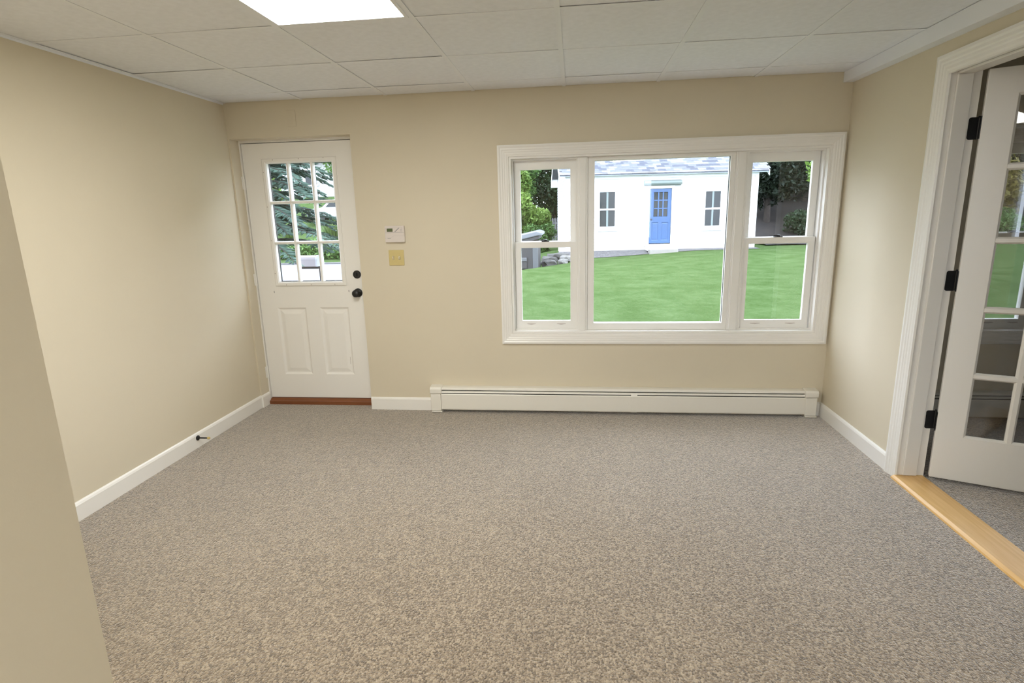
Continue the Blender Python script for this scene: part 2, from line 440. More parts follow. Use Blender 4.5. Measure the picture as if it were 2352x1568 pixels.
for i in range(3):
    for j in range(3):
        part('pane', MB().box(gx[i] + (.0 if i == 0 else .008), gx[i + 1] - (.0 if i == 2 else .008), YD + .026, YD + .030, gz[j] + (.0 if j == 0 else .008), gz[j + 1] - (.0 if j == 2 else .008)), M_GLASS, ins)
part('gasket', MB().slab(GLS[0], GLS[1], GLS[2], GLS[3], YD + .0305, YD + .0439, [(GLS[0] + .003, GLS[1] - .003, GLS[2] + .003, GLS[3] - .003)]), M_DARK, ins)
for (x, z) in [(-2.22, 1.886), (-2.02, 1.888), (-1.83, 1.888), (-2.22, .962), (-2.02, .962), (-1.83, .962), (-2.302, 1.80), (-2.302, 1.55), (-2.302, 1.30), (-2.302, 1.05)]:
    part('screw_plug', MB().lathe([(.004, 0), (.004, .001)], (x, YD - .012, z), (0, -1, 0), 8), M_LGREY, ins)
for x in (-2.334, -1.728):
    part('screw_mark', MB().box(x - .0025, x + .0025, YD - .0015, YD, .899, .915), M_GREY, leaf)
part('scuff', MB().box(-1.768, -1.7655, YD + .002, YD + .0033, .325, .385), M_LGREY, leaf)
# hardware
dbm = MB().lathe([(.031, 0), (.031, .006), (.027, .012), (.018, .014), (.001, .0145)], (-1.652, YD, 1.034), (0, -1, 0), 28)
dbo = part('deadbolt', dbm, M_BLACK, d1, smooth=False)
part('thumb_turn', MB().box(-1.656, -1.648, YD - .030, YD - .012, 1.020, 1.048), M_BLACK, dbo, bevel=.003)
kb = part('knob', MB().lathe([(.034, 0), (.034, .004), (.028, .010), (.014, .014), (.012, .030), (.018, .036), (.026, .044), (.0285, .052), (.027, .060), (.020, .066), (.001, .068)], (-1.655, YD, .894), (0, -1, 0), 28), M_BLACK, d1, smooth=True)
for z in (1.728, 1.006, .262):
    hg = part('hinge', MB().tube([(-2.4655, YD - .007, z - .045), (-2.4655, YD - .007, z + .045)], .0055, 10), M_DOOR, d1)
    part('hinge_leaf', MB().box(-2.4715, -2.4675, YD - .03, YD - .002, z - .045, z + .045), M_DOOR, hg)
# jambs, head, stops, sill
part('jamb', MB().box(WD[0], LX0 - .004, YD - .012, D + .199, .0, 2.026), M_TRIM, d1)
part('jamb', MB().box(LX1 + .0012, WD[1], YD - .005, D + .199, .0, 2.026), M_TRIM, d1)
part('head_jamb', MB().box(LX0 - .004, LX1 + .001, YD - .014, D + .199, 2.010, 2.026).box(LX0 - .004, LX1 + .001, YD - .026, YD - .014, 2.018, 2.026), M_TRIM, d1)
part('stop', MB().box(LX0 - .003, LX0 + .010, YD + .046, D + .199, .05, 2.008).box(LX0 + .01, LX1, YD + .046, D + .199, 1.995, 2.008).box(LX1 - .008, LX1, YD + .046, D + .199, .05, 1.995), M_DARK, d1)
part('sill', MB().prism([(D + .075, 0), (D + .2, 0), (D + .2, .043), (D + .105, .043), (D + .09, .030), (D + .075, .026)], lambda a, z, t: (t, a, z), WD[0] + .0145, WD[1]), M_SILL, d1)
part('sweep', MB().box(LX0 + .002, LX1 - .002, YD + .012, YD + .030, .0432, .0472), M_DARK, d1)

# ------------------------------------------------------------------ windows
def double_hung(root, x0, x1, z0, z1, yf, rail, lock=True):
    """sashes in the opening x0..x1, z0..z1; yf = room face of the lower sash"""
    zm = z0 + (z1 - z0) * rail
    st = .044
    # lower sash (nearer the room), upper sash behind it
    lo = part('lower_sash', MB().slab(x0, x1, z0, zm + .022, yf, yf + .030, [(x0 + st, x1 - st, z0 + .062, zm - .020)]), M_VINYL, root, bevel=.002)
    part('pane', MB().box(x0 + st - .004, x1 - st + .004, yf + .013, yf + .017, z0 + .058, zm - .016), M_GLASS, lo)
    for sx in (.25, .75):
        cx = x0 + (x1 - x0) * sx
        part('finger_lift', MB().prism([(-.034, .008), (0, .003), (.034, .008), (.030, .011), (-.030, .011)], lambda a, z, t: (cx + a, t, z0 + .030 + z), yf - .004, yf), M_LGREY, lo)
    if lock:
        cx = (x0 + x1) / 2 + .002
        lk = part('sash_lock', MB().box(cx - .030, cx + .024, yf + .002, yf + .026, zm + .022, zm + .028).lathe([(.012, 0), (.012, .009), (.006, .011)], (cx, yf + .014, zm + .028), (0, 0, 1), 12).box(cx - .036, cx, yf + .004, yf + .013, zm + .030, zm + .038), M_BLACK, lo)
    yu = yf + .034
    up_ = part('upper_sash', MB().slab(x0, x1, zm - .016, z1, yu, yu + .030, [(x0 + st, x1 - st, zm + .026, z1 - .064)]), M_VINYL, root, bevel=.002)
    part('pane', MB().box(x0 + st - .004, x1 - st + .004, yu + .013, yu + .017, zm + .022, z1 - .060), M_GLASS, up_)
def window_shell(root, ca, wo, muls):
    for sd, nm in (('top', 'head_casing'), ('bottom', 'apron_casing'), ('left', 'side_casing'), ('right', 'side_casing')):
        part(nm, mitre(MB(), sd, *ca, CASING, BACK), M_TRIM, root)
    # extension jamb lining the opening
    part('jamb_liner', MB().slab(wo[0], wo[1], wo[2], wo[3], D - .002, D + .2, [(wo[0] + .012, wo[1] - .012, wo[2] + .012, wo[3] - .012)]), M_TRIM, root)
    for (a, b) in muls:
        part('mullion', MB().box(a, b, D + .035, D + .16, wo[2] + .012, wo[3] - .012).box(a + .012, b - .012, D + .028, D + .036, wo[2] + .012, wo[3] - .012), M_VINYL, root, bevel=.002)
def unit_frame(root, x0, x1, z0, z1, w_=.016):
    part('unit_frame', MB().slab(x0, x1, z0, z1, D + .040, D + .15, [(x0 + w_, x1 - w_, z0 + w_, z1 - w_)]), M_VINYL, root)
w1 = thing('window_1', 'wide white three-part window looking onto the lawn', 'window', (.595, D, CA[2]), kind='structure')
window_shell(w1, CA, WO, [(.018, .086), (1.066, 1.140)])
zi0, zi1 = WO[2] + .012, WO[3] - .012
unit_frame(w1, WO[0] + .012, .018, zi0, zi1, .010)
unit_frame(w1, 1.140, WO[1] - .012, zi0, zi1, .010)
double_hung(w1, -.442 + .012, .010, zi0 + .006, zi1 - .006, D + .055, .512)
double_hung(w1, 1.144, 1.617, zi0 + .006, zi1 - .006, D + .055, .512)
pw = part('picture_sash', MB().slab(.086, 1.066, zi0, zi1, D + .045, D + .10, [(.1335, 1.032, zi0 + .050, zi1 - .026)]), M_VINYL, w1, bevel=.002)
part('glazing_bead', MB().slab(.126, 1.040, zi0 + .043, zi1 - .019, D + .058, D + .078, [(.1335, 1.032, zi0 + .052, zi1 - .028)]), M_VINYL, pw)
part('pane', MB().box(.128, 1.038, D + .068, D + .072, zi0 + .046, zi1 - .022), M_GLASS, pw)
w3 = thing('fill_window', 'pair of white windows added behind the viewpoint for fill light, out of the picture', 'window', (.72, YB - .15, RWO[2]), kind='structure')  # added, unseen windows that let in frontal light from behind the camera
for a, b in ((RWO[0], .46), (.76, RWO[1])):
    fr3 = part('sash', MB().slab(a, b, RWO[2], RWO[3], YB - .14, YB, [(a + .035, b - .035, RWO[2] + .035, RWO[3] - .035)]), M_VINYL, w3)
    part('pane', MB().box(a + .03, b - .03, YB - .08, YB - .076, RWO[2] + .03, RWO[3] - .03), M_GLASS, fr3)
w2 = thing('window_2', 'dim window in the room behind the glazed door', 'window', (2.96, D, CA2[2]), kind='structure')
window_shell(w2, CA2, WO2, [(3.012, 3.080)])
unit_frame(w2, WO2[0] + .012, 3.012, zi0, zi1, .008)
unit_frame(w2, 3.080, WO2[1] - .012, zi0, zi1, .010)
double_hung(w2, WO2[0] + .020, 3.006, zi0 + .006, zi1 - .006, D + .055, .512)
double_hung(w2, 3.088, WO2[1] - .022, zi0 + .006, zi1 - .006, D + .055, .512)
# dark insect screens outside the side-room sashes
for a, b in ((WO2[0] + .020, 3.006), (3.088, WO2[1] - .022)):
    part('insect_screen', MB().box(a, b, D + .135, D + .1355, zi0, zi1), M_SCREEN, w2)

# ------------------------------------------------------------------ baseboard heaters
def heater(x0, x1, label, splices):
    t = thing('baseboard_heater', label, 'heater', ((x0 + x1) / 2, D - .03, 0))
    ec = .088
    X = lambda a, z, q: (q, D - a, z)
    part('back_panel', MB().box(x0 + ec, x1 - ec, D - .004, D - .0005, .02, .192), M_HEAT, t)
    part('hood', MB().prism([(.001, .196), (.052, .196), (.060, .188), (.062, .1785), (.059, .1785), (.057, .186), (.050, .192), (.001, .192)], X, x0 + ec - .004, x1 - ec + .004), M_HEAT, t)
    part('damper', MB().prism([(.060, .155), (.066, .157), (.061, .169), (.050, .171), (.050, .168), (.058, .165)], X, x0 + ec - .004, x1 - ec + .004), M_HEAT, t)
    cuts = [x0 + ec - .004] + splices + [x1 - ec + .004]
    for a, b in zip(cuts[:-1], cuts[1:]):
        part('front_cover', MB().prism([(.062, .028), (.066, .026), (.068, .032), (.068, .143), (.064, .149), (.060, .149), (.064, .142), (.064, .034)], X, a, b), M_HEAT, t)
    part('slot_shade', MB().box(x0 + ec - .004, x1 - ec + .004, D - .048, D - .006, .142, .190), M_DARK, t)  # dark box behind the slots, standing in for their shade
    part('element', MB().box(x0 + ec, x1 - ec, D - .050, D - .010, .055, .140), M_STEEL, t)
    for s in splices:
        part('splice_plate', MB().prism([(.060, .024), (.0695, .024), (.0705, .032), (.0705, .145), (.066, .158), (.060, .158)], X, s - .022, s + .022), M_HEAT, t)
    for a, b in ((x0, x0 + ec), (x1 - ec, x1)):
        e = part('end_cap', MB().prism([(.0005, .148), (.068, .148), (.073, .156), (.073, .186), (.062, .200), (.0005, .204)], X, a, b), M_HEAT, t, bevel=.003)
        part('end_lower', MB().prism([(.0005, .016), (.067, .016), (.070, .022), (.070, .1465), (.0005, .1465)], X, a + .004, b - .006), M_HEAT, e, bevel=.003)
        part('end_foot', MB().prism([(.0005, .0), (.060, .0), (.071, .006), (.071, .0145), (.0005, .0145)], X, a + .008, b), M_HEAT, e, bevel=.002)
heater(-1.086, 1.688, 'long cream baseboard heater under the wide window', [.425])
heater(2.05, 5.3, 'dim baseboard heater in the room behind the glazed door', [3.9])

# ------------------------------------------------------------------ french door opening: jambs, casing, oak threshold, leaf
RW = lambda a, z, d: (XR - d, a, z)
JF = 3.030                                   # jamb face
JN = 1.400
CASW = [(o_ * 1.17, d_) for o_, d_ in CASING]
c0y, c1y, c1z = JN - .090, JF + .086, 2.130
fr_ = thing('door_frame', 'white moulded casing and jamb around the glazed door opening', 'door frame', (XR, JF, 0), kind='structure')
fr_.name = 'trim_2'
part('casing', mitre(MB(), 'right', c0y, c1y, 0, c1z, CASW, RW, mb0=False), M_TRIM, fr_)
part('casing', mitre(MB(), 'left', c0y, c1y, 0, c1z, CASW, RW, mb0=False), M_TRIM, fr_)
part('head_casing', mitre(MB(), 'top', c0y, c1y, 0, c1z, CASW, RW), M_TRIM, fr_)
part('jamb', MB().box(XR - .003, XR2 + .001, JF, OPY1, 0, OPZ), M_TRIM, fr_)
part('jamb', MB().box(XR - .003, XR2 + .001, OPY0, JN, 0, OPZ), M_TRIM, fr_)
part('head_jamb', MB().box(XR - .003, XR2 + .001, JN, JF, 2.047, OPZ), M_TRIM, fr_)
sx0, sx1 = XR + .028, XR2 - .040
part('stop', MB().box(sx0, sx1, JF - .012, JF, .018, 2.035), M_TRIM, fr_, bevel=.003)
part('stop', MB().box(sx0, sx1, JN, JN + .012, .018, 2.035), M_TRIM, fr_, bevel=.003)
part('head_stop', MB().box(sx0, sx1, JN, JF, 2.035, 2.047), M_TRIM, fr_, bevel=.003)
th = struct('trim_3', MB().prism([(XR - .028, .0), (XR2 + .006, .0), (XR2 + .006, .008), (XR2 - .004, .017), (XR - .012, .017), (XR - .026, .009)], lambda a, z, t: (a, t, z), JN + .001, JF - .001), M_OAK,
            'golden oak threshold strip under the glazed door', 'threshold')
# rotate the grain: object texture runs along Y here
M_OAK.node_tree.nodes['Mapping'].inputs['Scale'].default_value = (28, 1.2, 28)
PIN = (1.8915, JF - .004, 0)
ANG = R(-24.0)
d2 = thing('door_2', 'white glazed door with small square panes standing ajar on the right', 'door', PIN, ANG, kind='structure')
Wd, zb, zt = .800, .030, 2.044
gl0, pw_, mw_ = .121, .1618, .0362
colsx = [(gl0 + i * (pw_ + mw_), gl0 + i * (pw_ + mw_) + pw_) for i in range(3)]
rowsz = [(.271, .581), (.615, .920), (.953, 1.256), (1.289, 1.595), (1.624, 1.929)]
rowsz = [(.271, .582), (.614, .920), (.952, 1.256), (1.288, 1.594), (1.626, 1.929)]
G = (colsx[0][0], colsx[2][1], rowsz[0][0], rowsz[4][1])
lf = part('leaf', MB().slab(.003, Wd, zb, zt, -.036, -.001, [G]), M_DOOR, d2, local=True, bevel=.002)
MP = [(-.018, .001), (-.018, .006), (-.010, .016), (.010, .016), (.018, .006), (.018, .001)]
def muntin_prof(hw):
    return [(-hw, -.024), (-hw, -.014), (-hw + .009, -.003), (hw - .009, -.003), (hw, -.014), (hw, -.024), (hw - .009, -.034), (-hw + .009, -.034)]
for i in range(2):
    xc = (colsx[i][1] + colsx[i + 1][0]) / 2
    part('muntin', MB().prism(muntin_prof(.0181), lambda a, d, t: (xc + a, d, t), G[2] - .002, G[3] + .002), M_DOOR, lf, local=True)
for i in range(4):
    zc = (rowsz[i][1] + rowsz[i + 1][0]) / 2
    part('muntin', MB().prism([(a * .9, d) for a, d in muntin_prof(.0181)], lambda a, d, t: (t, d * .985 - .0003, zc + a), G[0] - .002, G[1] + .002), M_DOOR, lf, local=True)
mbs = MB()
for sd in ('top', 'bottom', 'left', 'right'):
    mitre(mbs, sd, G[0] - .001, G[1] + .001, G[2] - .001, G[3] + .001, [(0, .0), (.010, .010), (.010, .016), (0, .016)], lambda a, z, d: (a, -.035 + d, z))
part('glazing_bead', mbs, M_DOOR, lf, local=True)
for a, b in colsx:
    for c, e in rowsz:
        part('pane', MB().box(a, b, -.021, -.017, c, e), M_GLASS, lf, local=True)
for z in (1.792, 1.072, .338):
    hb = part('hinge', MB().tube([(-.001, .004, z - .048), (-.001, .004, z + .048)], .0065, 10).lathe([(.004, 0), (.007, .004), (.004, .008)], (-.001, .004, z + .048), (0, 0, 1), 10), M_BLACK, d2, local=True)
    # leaf screwed to the jamb face (world axes -> door axes)
    ca_, sa_ = math.cos(-ANG), math.sin(-ANG)
    def W2L(x, y, z_):
        dx, dy = x - PIN[0], y - PIN[1]
        return (ca_ * dx - sa_ * dy, sa_ * dx + ca_ * dy, z_)
    mbh = MB()
    xs0, xs1, y0_, y1_ = XR2 - .030, XR2 + .013, JF - .003, JF - .0002
    prof = []
    rr = .010
    for (cx, cz, a0) in ((xs0 + rr, z + .050 - rr, 90), (xs0 + rr, z - .050 + rr, 180)):
        for k in range(5):
            an = R(a0 + k * 22.5); prof.append((cx + rr * math.cos(an), cz + rr * math.sin(an)))
    prof += [(xs1, z - .050), (xs1, z + .050)]
    mbh.prism(prof, lambda a, b, t: W2L(a, t, b), y0_, y1_)
    part('hinge_leaf', mbh, M_BLACK, hb, local=True)
    part('hinge_leaf', MB().box(.000, .003, -.033, .002, z - .050, z + .050), M_BLACK, hb, local=True)

# ------------------------------------------------------------------ small wall things
t = thing('thermostat', 'off-white programmable thermostat with green display above the light switch', 'thermostat', (-1.289, D, 1.276))
tx0, tx1, tz0, tz1 = -1.3605, -1.2175, 1.276, 1.3915
bd = part('body', MB().box(tx0, tx1, D - .026, D - .0005, tz0, tz1), M_THERMO, t, bevel=.003)
yf = D - .0265
part('display', MB().box(-1.3445, -1.3015, yf - .001, yf + .001, 1.3500, 1.3740), M_LCD, t)
part('display_bezel', MB().slab(-1.3545, -1.2310, 1.3455, 1.3785, yf - .0004, yf + .0006, [(-1.3525, -1.2330, 1.3475, 1.3765)]), M_LGREY, t)
part('stripe', MB().prism([(-1.290, 1.349), (-1.282, 1.349), (-1.250, 1.3765), (-1.258, 1.3765)], lambda a, z, q: (a, q, z), yf - .0006, yf + .0005), M_GREY, t)
for i in range(2):
    for j in range(2):
        part('button', MB().box(-1.246 + i * .010, -1.240 + i * .010, yf - .0015, yf + .001, 1.352 + j * .011, 1.359 + j * .011), M_LGREY, t)
part('cover_groove', MB().prism([(-1.3605, 1.341), (-1.320, 1.341), (-1.312, 1.3445), (-1.2175, 1.3445), (-1.2175, 1.3455), (-1.313, 1.3455), (-1.3205, 1.342), (-1.3605, 1.342)], lambda a, z, q: (a, q, z), yf - .0003, yf + .0005), M_GREY, t)
part('cover_ridge', MB().prism([(-1.3585, 1.3065), (-1.318, 1.3065), (-1.295, 1.3215), (-1.2190, 1.3215), (-1.2190, 1.3225), (-1.2955, 1.3225), (-1.3185, 1.3075), (-1.3585, 1.3075)], lambda a, z, q: (a, q, z), yf - .0003, yf + .0005), M_LGREY, t)
part('printed_mark', MB().box(-1.342, -1.318, yf - .0003, yf + .0005, 1.3035, 1.3065), M_GREY, t)
t = thing('light_switch', 'almond double toggle light switch plate beside the entry door', 'light switch', (-1.293, D, 1.108))
part('plate', MB().box(-1.350, -1.2365, D - .0065, D - .0005, 1.1075, 1.2195), M_ALMOND, t, bevel=.003)
for x in (-1.3165, -1.2705):
    part('toggle', MB().prism([(0, -.011), (.006, -.010), (.014, .004), (.013, .009), (.004, .010), (0, .011)], lambda a, z, q: (x + q, D - .0063 - a, 1.1625 + z), -.0048, .0048), M_IVORY, t)
    part('toggle_slot', MB().slab(x - .0065, x + .0065, 1.1485, 1.1765, D - .0069, D - .0062, [(x - .0055, x + .0055, 1.1495, 1.1755)]), M_GREY, t)
    for z in (1.134, 1.193):
        part('screw', MB().lathe([(.0032, 0), (.0026, .0012)], (x, D - .0064, z), (0, -1, 0), 10), M_ALMOND, t)
o = part('cover_plate', MB().box(-.032, .032, -.004, -.0003, 0, .113), M_WALL, None, bevel=.002)
o.location = (-1.986, D, 2.091); tag(o, 'wall-coloured blank cover plate above the entry door', 'cover plate')
DSY, DSZ = 3.215, .066
t = thing('door_stop', 'small black door stop with yellow tip on the left baseboard', 'door stop', (XL + .0145, DSY, DSZ))
part('base', MB().lathe([(.017, 0), (.017, .004), (.012, .008), (.005, .010)], (XL + .0142, DSY, DSZ), (1, 0, 0), 16), M_BLACK, t)
part('rod', MB().tube([(XL + .02, DSY, DSZ), (XL + .085, DSY, DSZ)], .0045, 10), M_BLACK, t)
part('tip', MB().lathe([(.006, 0), (.0085, .002), (.0085, .012), (.006, .016)], (XL + .084, DSY, DSZ), (1, 0, 0), 14), M_RUBBER, t)

# ================================================================== outdoors
M_SIDING = plain('white_siding', (0.44, 0.445, 0.455), 0.55)
M_SHTRIM = plain('shed_white_trim', (0.62, 0.625, 0.63), 0.5)
M_PALEGREEN = plain('pale_grey_green_trim', (0.1300, 0.1600, 0.1550), 0.5)
M_BLUE = plain('blue_door_paint', (0.0229, 0.0651, 0.1628), 0.4)
M_DKGLASS = plain('dark_window_glass', (0.020, 0.024, 0.026), 0.12, spec=0.2)
M_SHING = plain('grey_shingle', (0.0972, 0.1008, 0.1152), 0.9, var=0.25, vscale=9)
M_GRAVEL = plain('grey_gravel', (0.0720, 0.0684, 0.0684), 0.95, var=0.45, vscale=22)
M_CONC = plain('concrete', (0.1980, 0.1872, 0.1692), 0.9, var=0.08)
M_ROCK = plain('fieldstone', (0.0475, 0.0454, 0.0410), 0.9, var=0.4, vscale=5)
M_PALEROCK = plain('pale_fieldstone', (0.1210, 0.1159, 0.1058), 0.9, var=0.15, vscale=6)
M_ASPH = plain('asphalt', (.098, .098, .104), 0.9, var=0.06, vscale=4)
M_BARK = plain('bark', (0.0306, 0.0234, 0.0180), 0.95, var=0.35, vscale=8)
M_BOX = plain('taupe_resin', (.026, .0235, .0235), 0.6)
M_BOXL = plain('light_grey_resin', (0.0648, 0.0670, 0.0713), 0.5)
M_LID = plain('pale_grey_lid', (0.1080, 0.1134, 0.1242), 0.35)
M_CARW = plain('white_car_paint', (0.2880, 0.2916, 0.2952), 0.2)
M_CARB = plain('blue_car_paint', (0.0360, 0.0720, 0.1440), 0.2)
M_TIRE = plain('tyre', (0.02, 0.02, 0.02), 0.8)
M_HOUSE = plain('far_house_white', (0.2808, 0.2772, 0.2700), 0.7)
M_HROOF = plain('far_house_roof', (0.1296, 0.0864, 0.0648), 0.9)
M_FENCE = plain('weathered_fence', (0.1224, 0.1224, 0.1260), 0.9, var=0.2)
M_MAIL = plain('mailbox_enamel', (0.2016, 0.1800, 0.1836), 0.5)
M_MAILW = plain('mailbox_white', (0.2700, 0.2736, 0.2808), 0.5)

# ---- terrain
def smooth(a, b, x):
    t_ = min(1, max(0, (x - a) / (b - a))); return t_ * t_ * (3 - 2 * t_)
A_ = Vector((-1.54, 15.8)); B_ = Vector((-.10, 19.4)); AB = (B_ - A_).normalized()
def side_left(x, y):
    """distance beyond the lawn crest (positive: to the left / beyond)"""
    return -((x - A_.x) * AB.y - (y - A_.y) * AB.x)
def ground(x, y):
    lawn = -.13 + .011 * (min(y, 21.5) - 8) - .19 * smooth(5.0, .2, x) * smooth(14, 20.5, y)
    s = side_left(x, y)
    if y > 19.6:
        s = min(s, max((-.75 - x) * .9, -1))
    low = -.72 + .3 * smooth(20, 25, y) + .022 * max(0, y - 25)
    if x < -4: low = -.72
    low += .17 * max(0, y - 29) * smooth(-4, -8, x) 
    k = smooth(0, 1.5, s)
    z = lawn * (1 - k) + low * k
    z += .32 * max(0, y - 25) * smooth(6.0, 9.0, x) + .05 * max(0, y - 27)
    return z
def grid_mesh(xs, ys, dz=0.0, wob=0.0, seed=1):
    rg = random.Random(seed)
    mb = MB(); nx = len(xs)
    mb.v = [(x, y, ground(x, y) + dz + (rg.uniform(-wob, wob) if wob else 0)) for y in ys for x in xs]
    mb.f = [(j * nx + i, j * nx + i + 1, (j + 1) * nx + i + 1, (j + 1) * nx + i) for j in range(len(ys) - 1) for i in range(nx - 1)]
    return mb
def lawn_mat():
    m, t, b = nt('lawn_grass')
    tc = t.nodes.new('ShaderNodeTexCoord')
    def noise(sc, det=5, st=(1, 1, 1)):
        mp = t.nodes.new('ShaderNodeMapping'); mp.inputs['Scale'].default_value = st
        n = t.nodes.new('ShaderNodeTexNoise'); n.inputs['Scale'].default_value = sc; n.inputs['Detail'].default_value = det; n.inputs['Roughness'].default_value = 0.7
        t.links.new(tc.outputs['Object'], mp.inputs[0]); t.links.new(mp.outputs[0], n.inputs['Vector']); return n
    n1 = noise(1.6, 8); n2 = noise(24, 8, (1, .7, 1))
    a = t.nodes.new('ShaderNodeMath'); a.operation = 'MULTIPLY_ADD'; a.inputs[1].default_value = 0.55
    t.links.new(n1.outputs['Fac'], a.inputs[0])
    a2 = t.nodes.new('ShaderNodeMath'); a2.operation = 'MULTIPLY'; a2.inputs[1].default_value = 0.45
    t.links.new(n2.outputs['Fac'], a2.inputs[0]); t.links.new(a2.outputs[0], a.inputs[2])
    r = t.nodes.new('ShaderNodeValToRGB'); e = r.color_ramp.elements
    e[0].position = .36; e[0].color = (.034, .060, .017, 1); e[1].position = .64; e[1].color = (.078, .112, .048, 1)
    e2 = e.new(.5); e2.color = (.053, .084, .030, 1)
    t.links.new(a.outputs[0], r.inputs['Fac']); t.links.new(r.outputs['Color'], b.inputs['Base Color'])
    b.inputs['Roughness'].default_value = 1; b.inputs['Specular IOR Level'].default_value = 0
    bp = t.nodes.new('ShaderNodeBump'); bp.inputs['Strength'].default_value = .7; bp.inputs['Distance'].default_value = .05
    t.links.new(n2.outputs['Fac'], bp.inputs['Height']); t.links.new(bp.outputs['Normal'], b.inputs['Normal'])
    return m
M_LAWN = lawn_mat()
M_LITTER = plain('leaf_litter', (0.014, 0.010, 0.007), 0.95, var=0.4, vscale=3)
def fr(a, b, s): return [a + (b - a) * i / max(1, round((b - a) / s)) for i in range(max(1, round((b - a) / s)) + 1)]
lw = grid_mesh(fr(-45, -9, 2) + fr(-8.6, 10, .3) + fr(11, 30, 1), fr(D + .2, 27, .3) + fr(28, 70, 1.5))
o = part('lawn', lw, M_LAWN, None, smooth=True); tag(o, 'bright green mown lawn rising gently to the white shed', 'lawn', kind='structure')
bl_ = grid_mesh(fr(-20, 20, 2.5), fr(-30, YB - .2, 2.5), dz=-.1)
o = part('back_lawn', bl_, M_LAWN, None, smooth=True); tag(o, 'green lawn behind the house, out of the picture', 'lawn', kind='structure')
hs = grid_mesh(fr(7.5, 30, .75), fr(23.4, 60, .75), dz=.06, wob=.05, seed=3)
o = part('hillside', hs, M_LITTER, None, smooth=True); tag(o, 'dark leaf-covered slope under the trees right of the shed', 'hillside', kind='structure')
# road seen through the entry door
rd = grid_mesh(fr(-30, -4.6, .8), fr(5.0, 26.6, .6), dz=.03)
o = part('road', rd, M_ASPH, None, smooth=True); tag(o, 'pale asphalt road outside the entry door', 'road', kind='structure')
part('kerb', MB().add([(x, y + w_, ground(x, y) + z) for x in (-30, -4.6) for (y, w_, z) in ((26.6, 0, .0), (26.6, 0, .10), (26.6, .22, .10), (26.6, .22, .0))],
     [(0, 1, 2, 3), (7, 6, 5, 4), (0, 4, 5, 1), (1, 5, 6, 2), (2, 6, 7, 3), (3, 7, 4, 0)]), plain('kerb_grey', (0.0792, 0.0756, 0.0792), .9), o)
struct('doorstep', MB().box(-2.7, -1.3, D + .205, D + 1.3, -.8, -.06), M_CONC, 'concrete step outside the entry door', 'step')

# ---- shed (local frame: x along the front, y into the shed)
SO = (-.3258, 21.4, .060); SA = R(6.0)
sh = thing('shed', 'white clapboard shed with blue door and grey shingle roof', 'shed', SO, SA)
SL, SD, EZ = 7.02, 4.1, 2.80
def P(name, mb, mat, parent=sh, **k): return part(name, mb, mat, parent, local=True, **k)
P('wall', MB().slab(0, SL, -.3, EZ, 0, .1, [(3.06, 3.88, .20, 2.21), (1.22, 1.81, .86, 2.14), (5.11, 5.69, .80, 2.08)]), M_SIDING)
P('wall', MB().box(0, .1, .1, SD, -.5, EZ), M_SIDING)
P('wall', MB().box(SL - .1, SL, .1, SD, -.3, EZ), M_SIDING)
P('wall', MB().box(.1, SL - .1, SD - .1, SD, -.3, EZ), M_SIDING)
# clapboards
EXP = .108
opens = [(2.96, 3.98, .05, 2.31), (1.14, 1.89, .78, 2.22), (5.03, 5.77, .72, 2.16)]
nrow = int(EZ / EXP) + 1
for k in range(nrow):
    z0 = k * EXP; z1 = min(z0 + EXP + .012, EZ)
    segs = [(.14, SL - .14)]
    for (a, b, c, e) in opens:
        if z0 < e - .01 and z0 + EXP > c + .01:
            ns = []
            for (p_, q_) in segs:
                if p_ < a: ns.append((p_, min(a, q_)))
                if q_ > b: ns.append((max(b, p_), q_))
            segs = ns
    for (p_, q_) in segs:
        P('clapboard', MB().prism([(-.022, z0), (-.001, z0), (-.001, z1), (-.006, z1)], lambda a, z, t: (t, a, z), p_, q_), M_SIDING)
    P('clapboard', MB().prism([(-.022, z0), (-.001, z0), (-.001, z1), (-.006, z1)], lambda a, z, t: (a, t, z), .0, SD), M_SIDING)
for x in (0, SL - .14):
    P('corner_board', MB().box(x, x + .14, -.030, -.0005, -.02, EZ - .02), M_SHTRIM)
P('corner_board', MB().box(-.030, -.0005, -.03, .11, -.02, EZ - .02), M_SHTRIM)
P('frieze', MB().box(0, SL, -.034, -.0005, EZ - .22, EZ), M_SHTRIM)
# door
dr = P('door', MB().slab(3.075, 3.865, .225, 2.195, -.004, .04, [(3.225, 3.735, 1.20, 2.075)] + [(3.16, 3.42, .33, .99), (3.52, 3.78, .33, .99)]), M_BLUE)
for q in [(3.16, 3.42, .33, .99), (3.52, 3.78, .33, .99)]:
    P('panel', ringprof(MB(), *q, -.004, [(0, 0), (.02, .014), (.03, .014), (.06, .003)]), M_BLUE, dr)
for i in range(2):
    x = 3.225 + .51 * (i + 1) / 3
    P('muntin', MB().box(x - .022, x + .022, -.006, .03, 1.20, 2.075), M_BLUE, dr)
    z = 1.20 + .875 * (i + 1) / 3
    P('muntin', MB().box(3.225, 3.735, -.005, .03, z - .02, z + .02), M_BLUE, dr)
for i in range(3):
    for j in range(3):
        P('pane', MB().box(3.225 + .17 * i + .012, 3.225 + .17 * (i + 1) - .012, .012, .018, 1.20 + .2917 * j + .012, 1.20 + .2917 * (j + 1) - .012), M_DKGLASS, dr)
P('knob', MB().lathe([(.03, 0), (.03, .01), (.012, .02), (.03, .05), (.02, .07), (.002, .072)], (3.135, -.004, 1.10), (0, -1, 0), 12), M_BLACK, dr)
P('door_casing', MB().slab(2.96, 3.98, .20, 2.31, -.032, -.001, [(3.065, 3.875, -1, 2.205)]), M_SHTRIM)
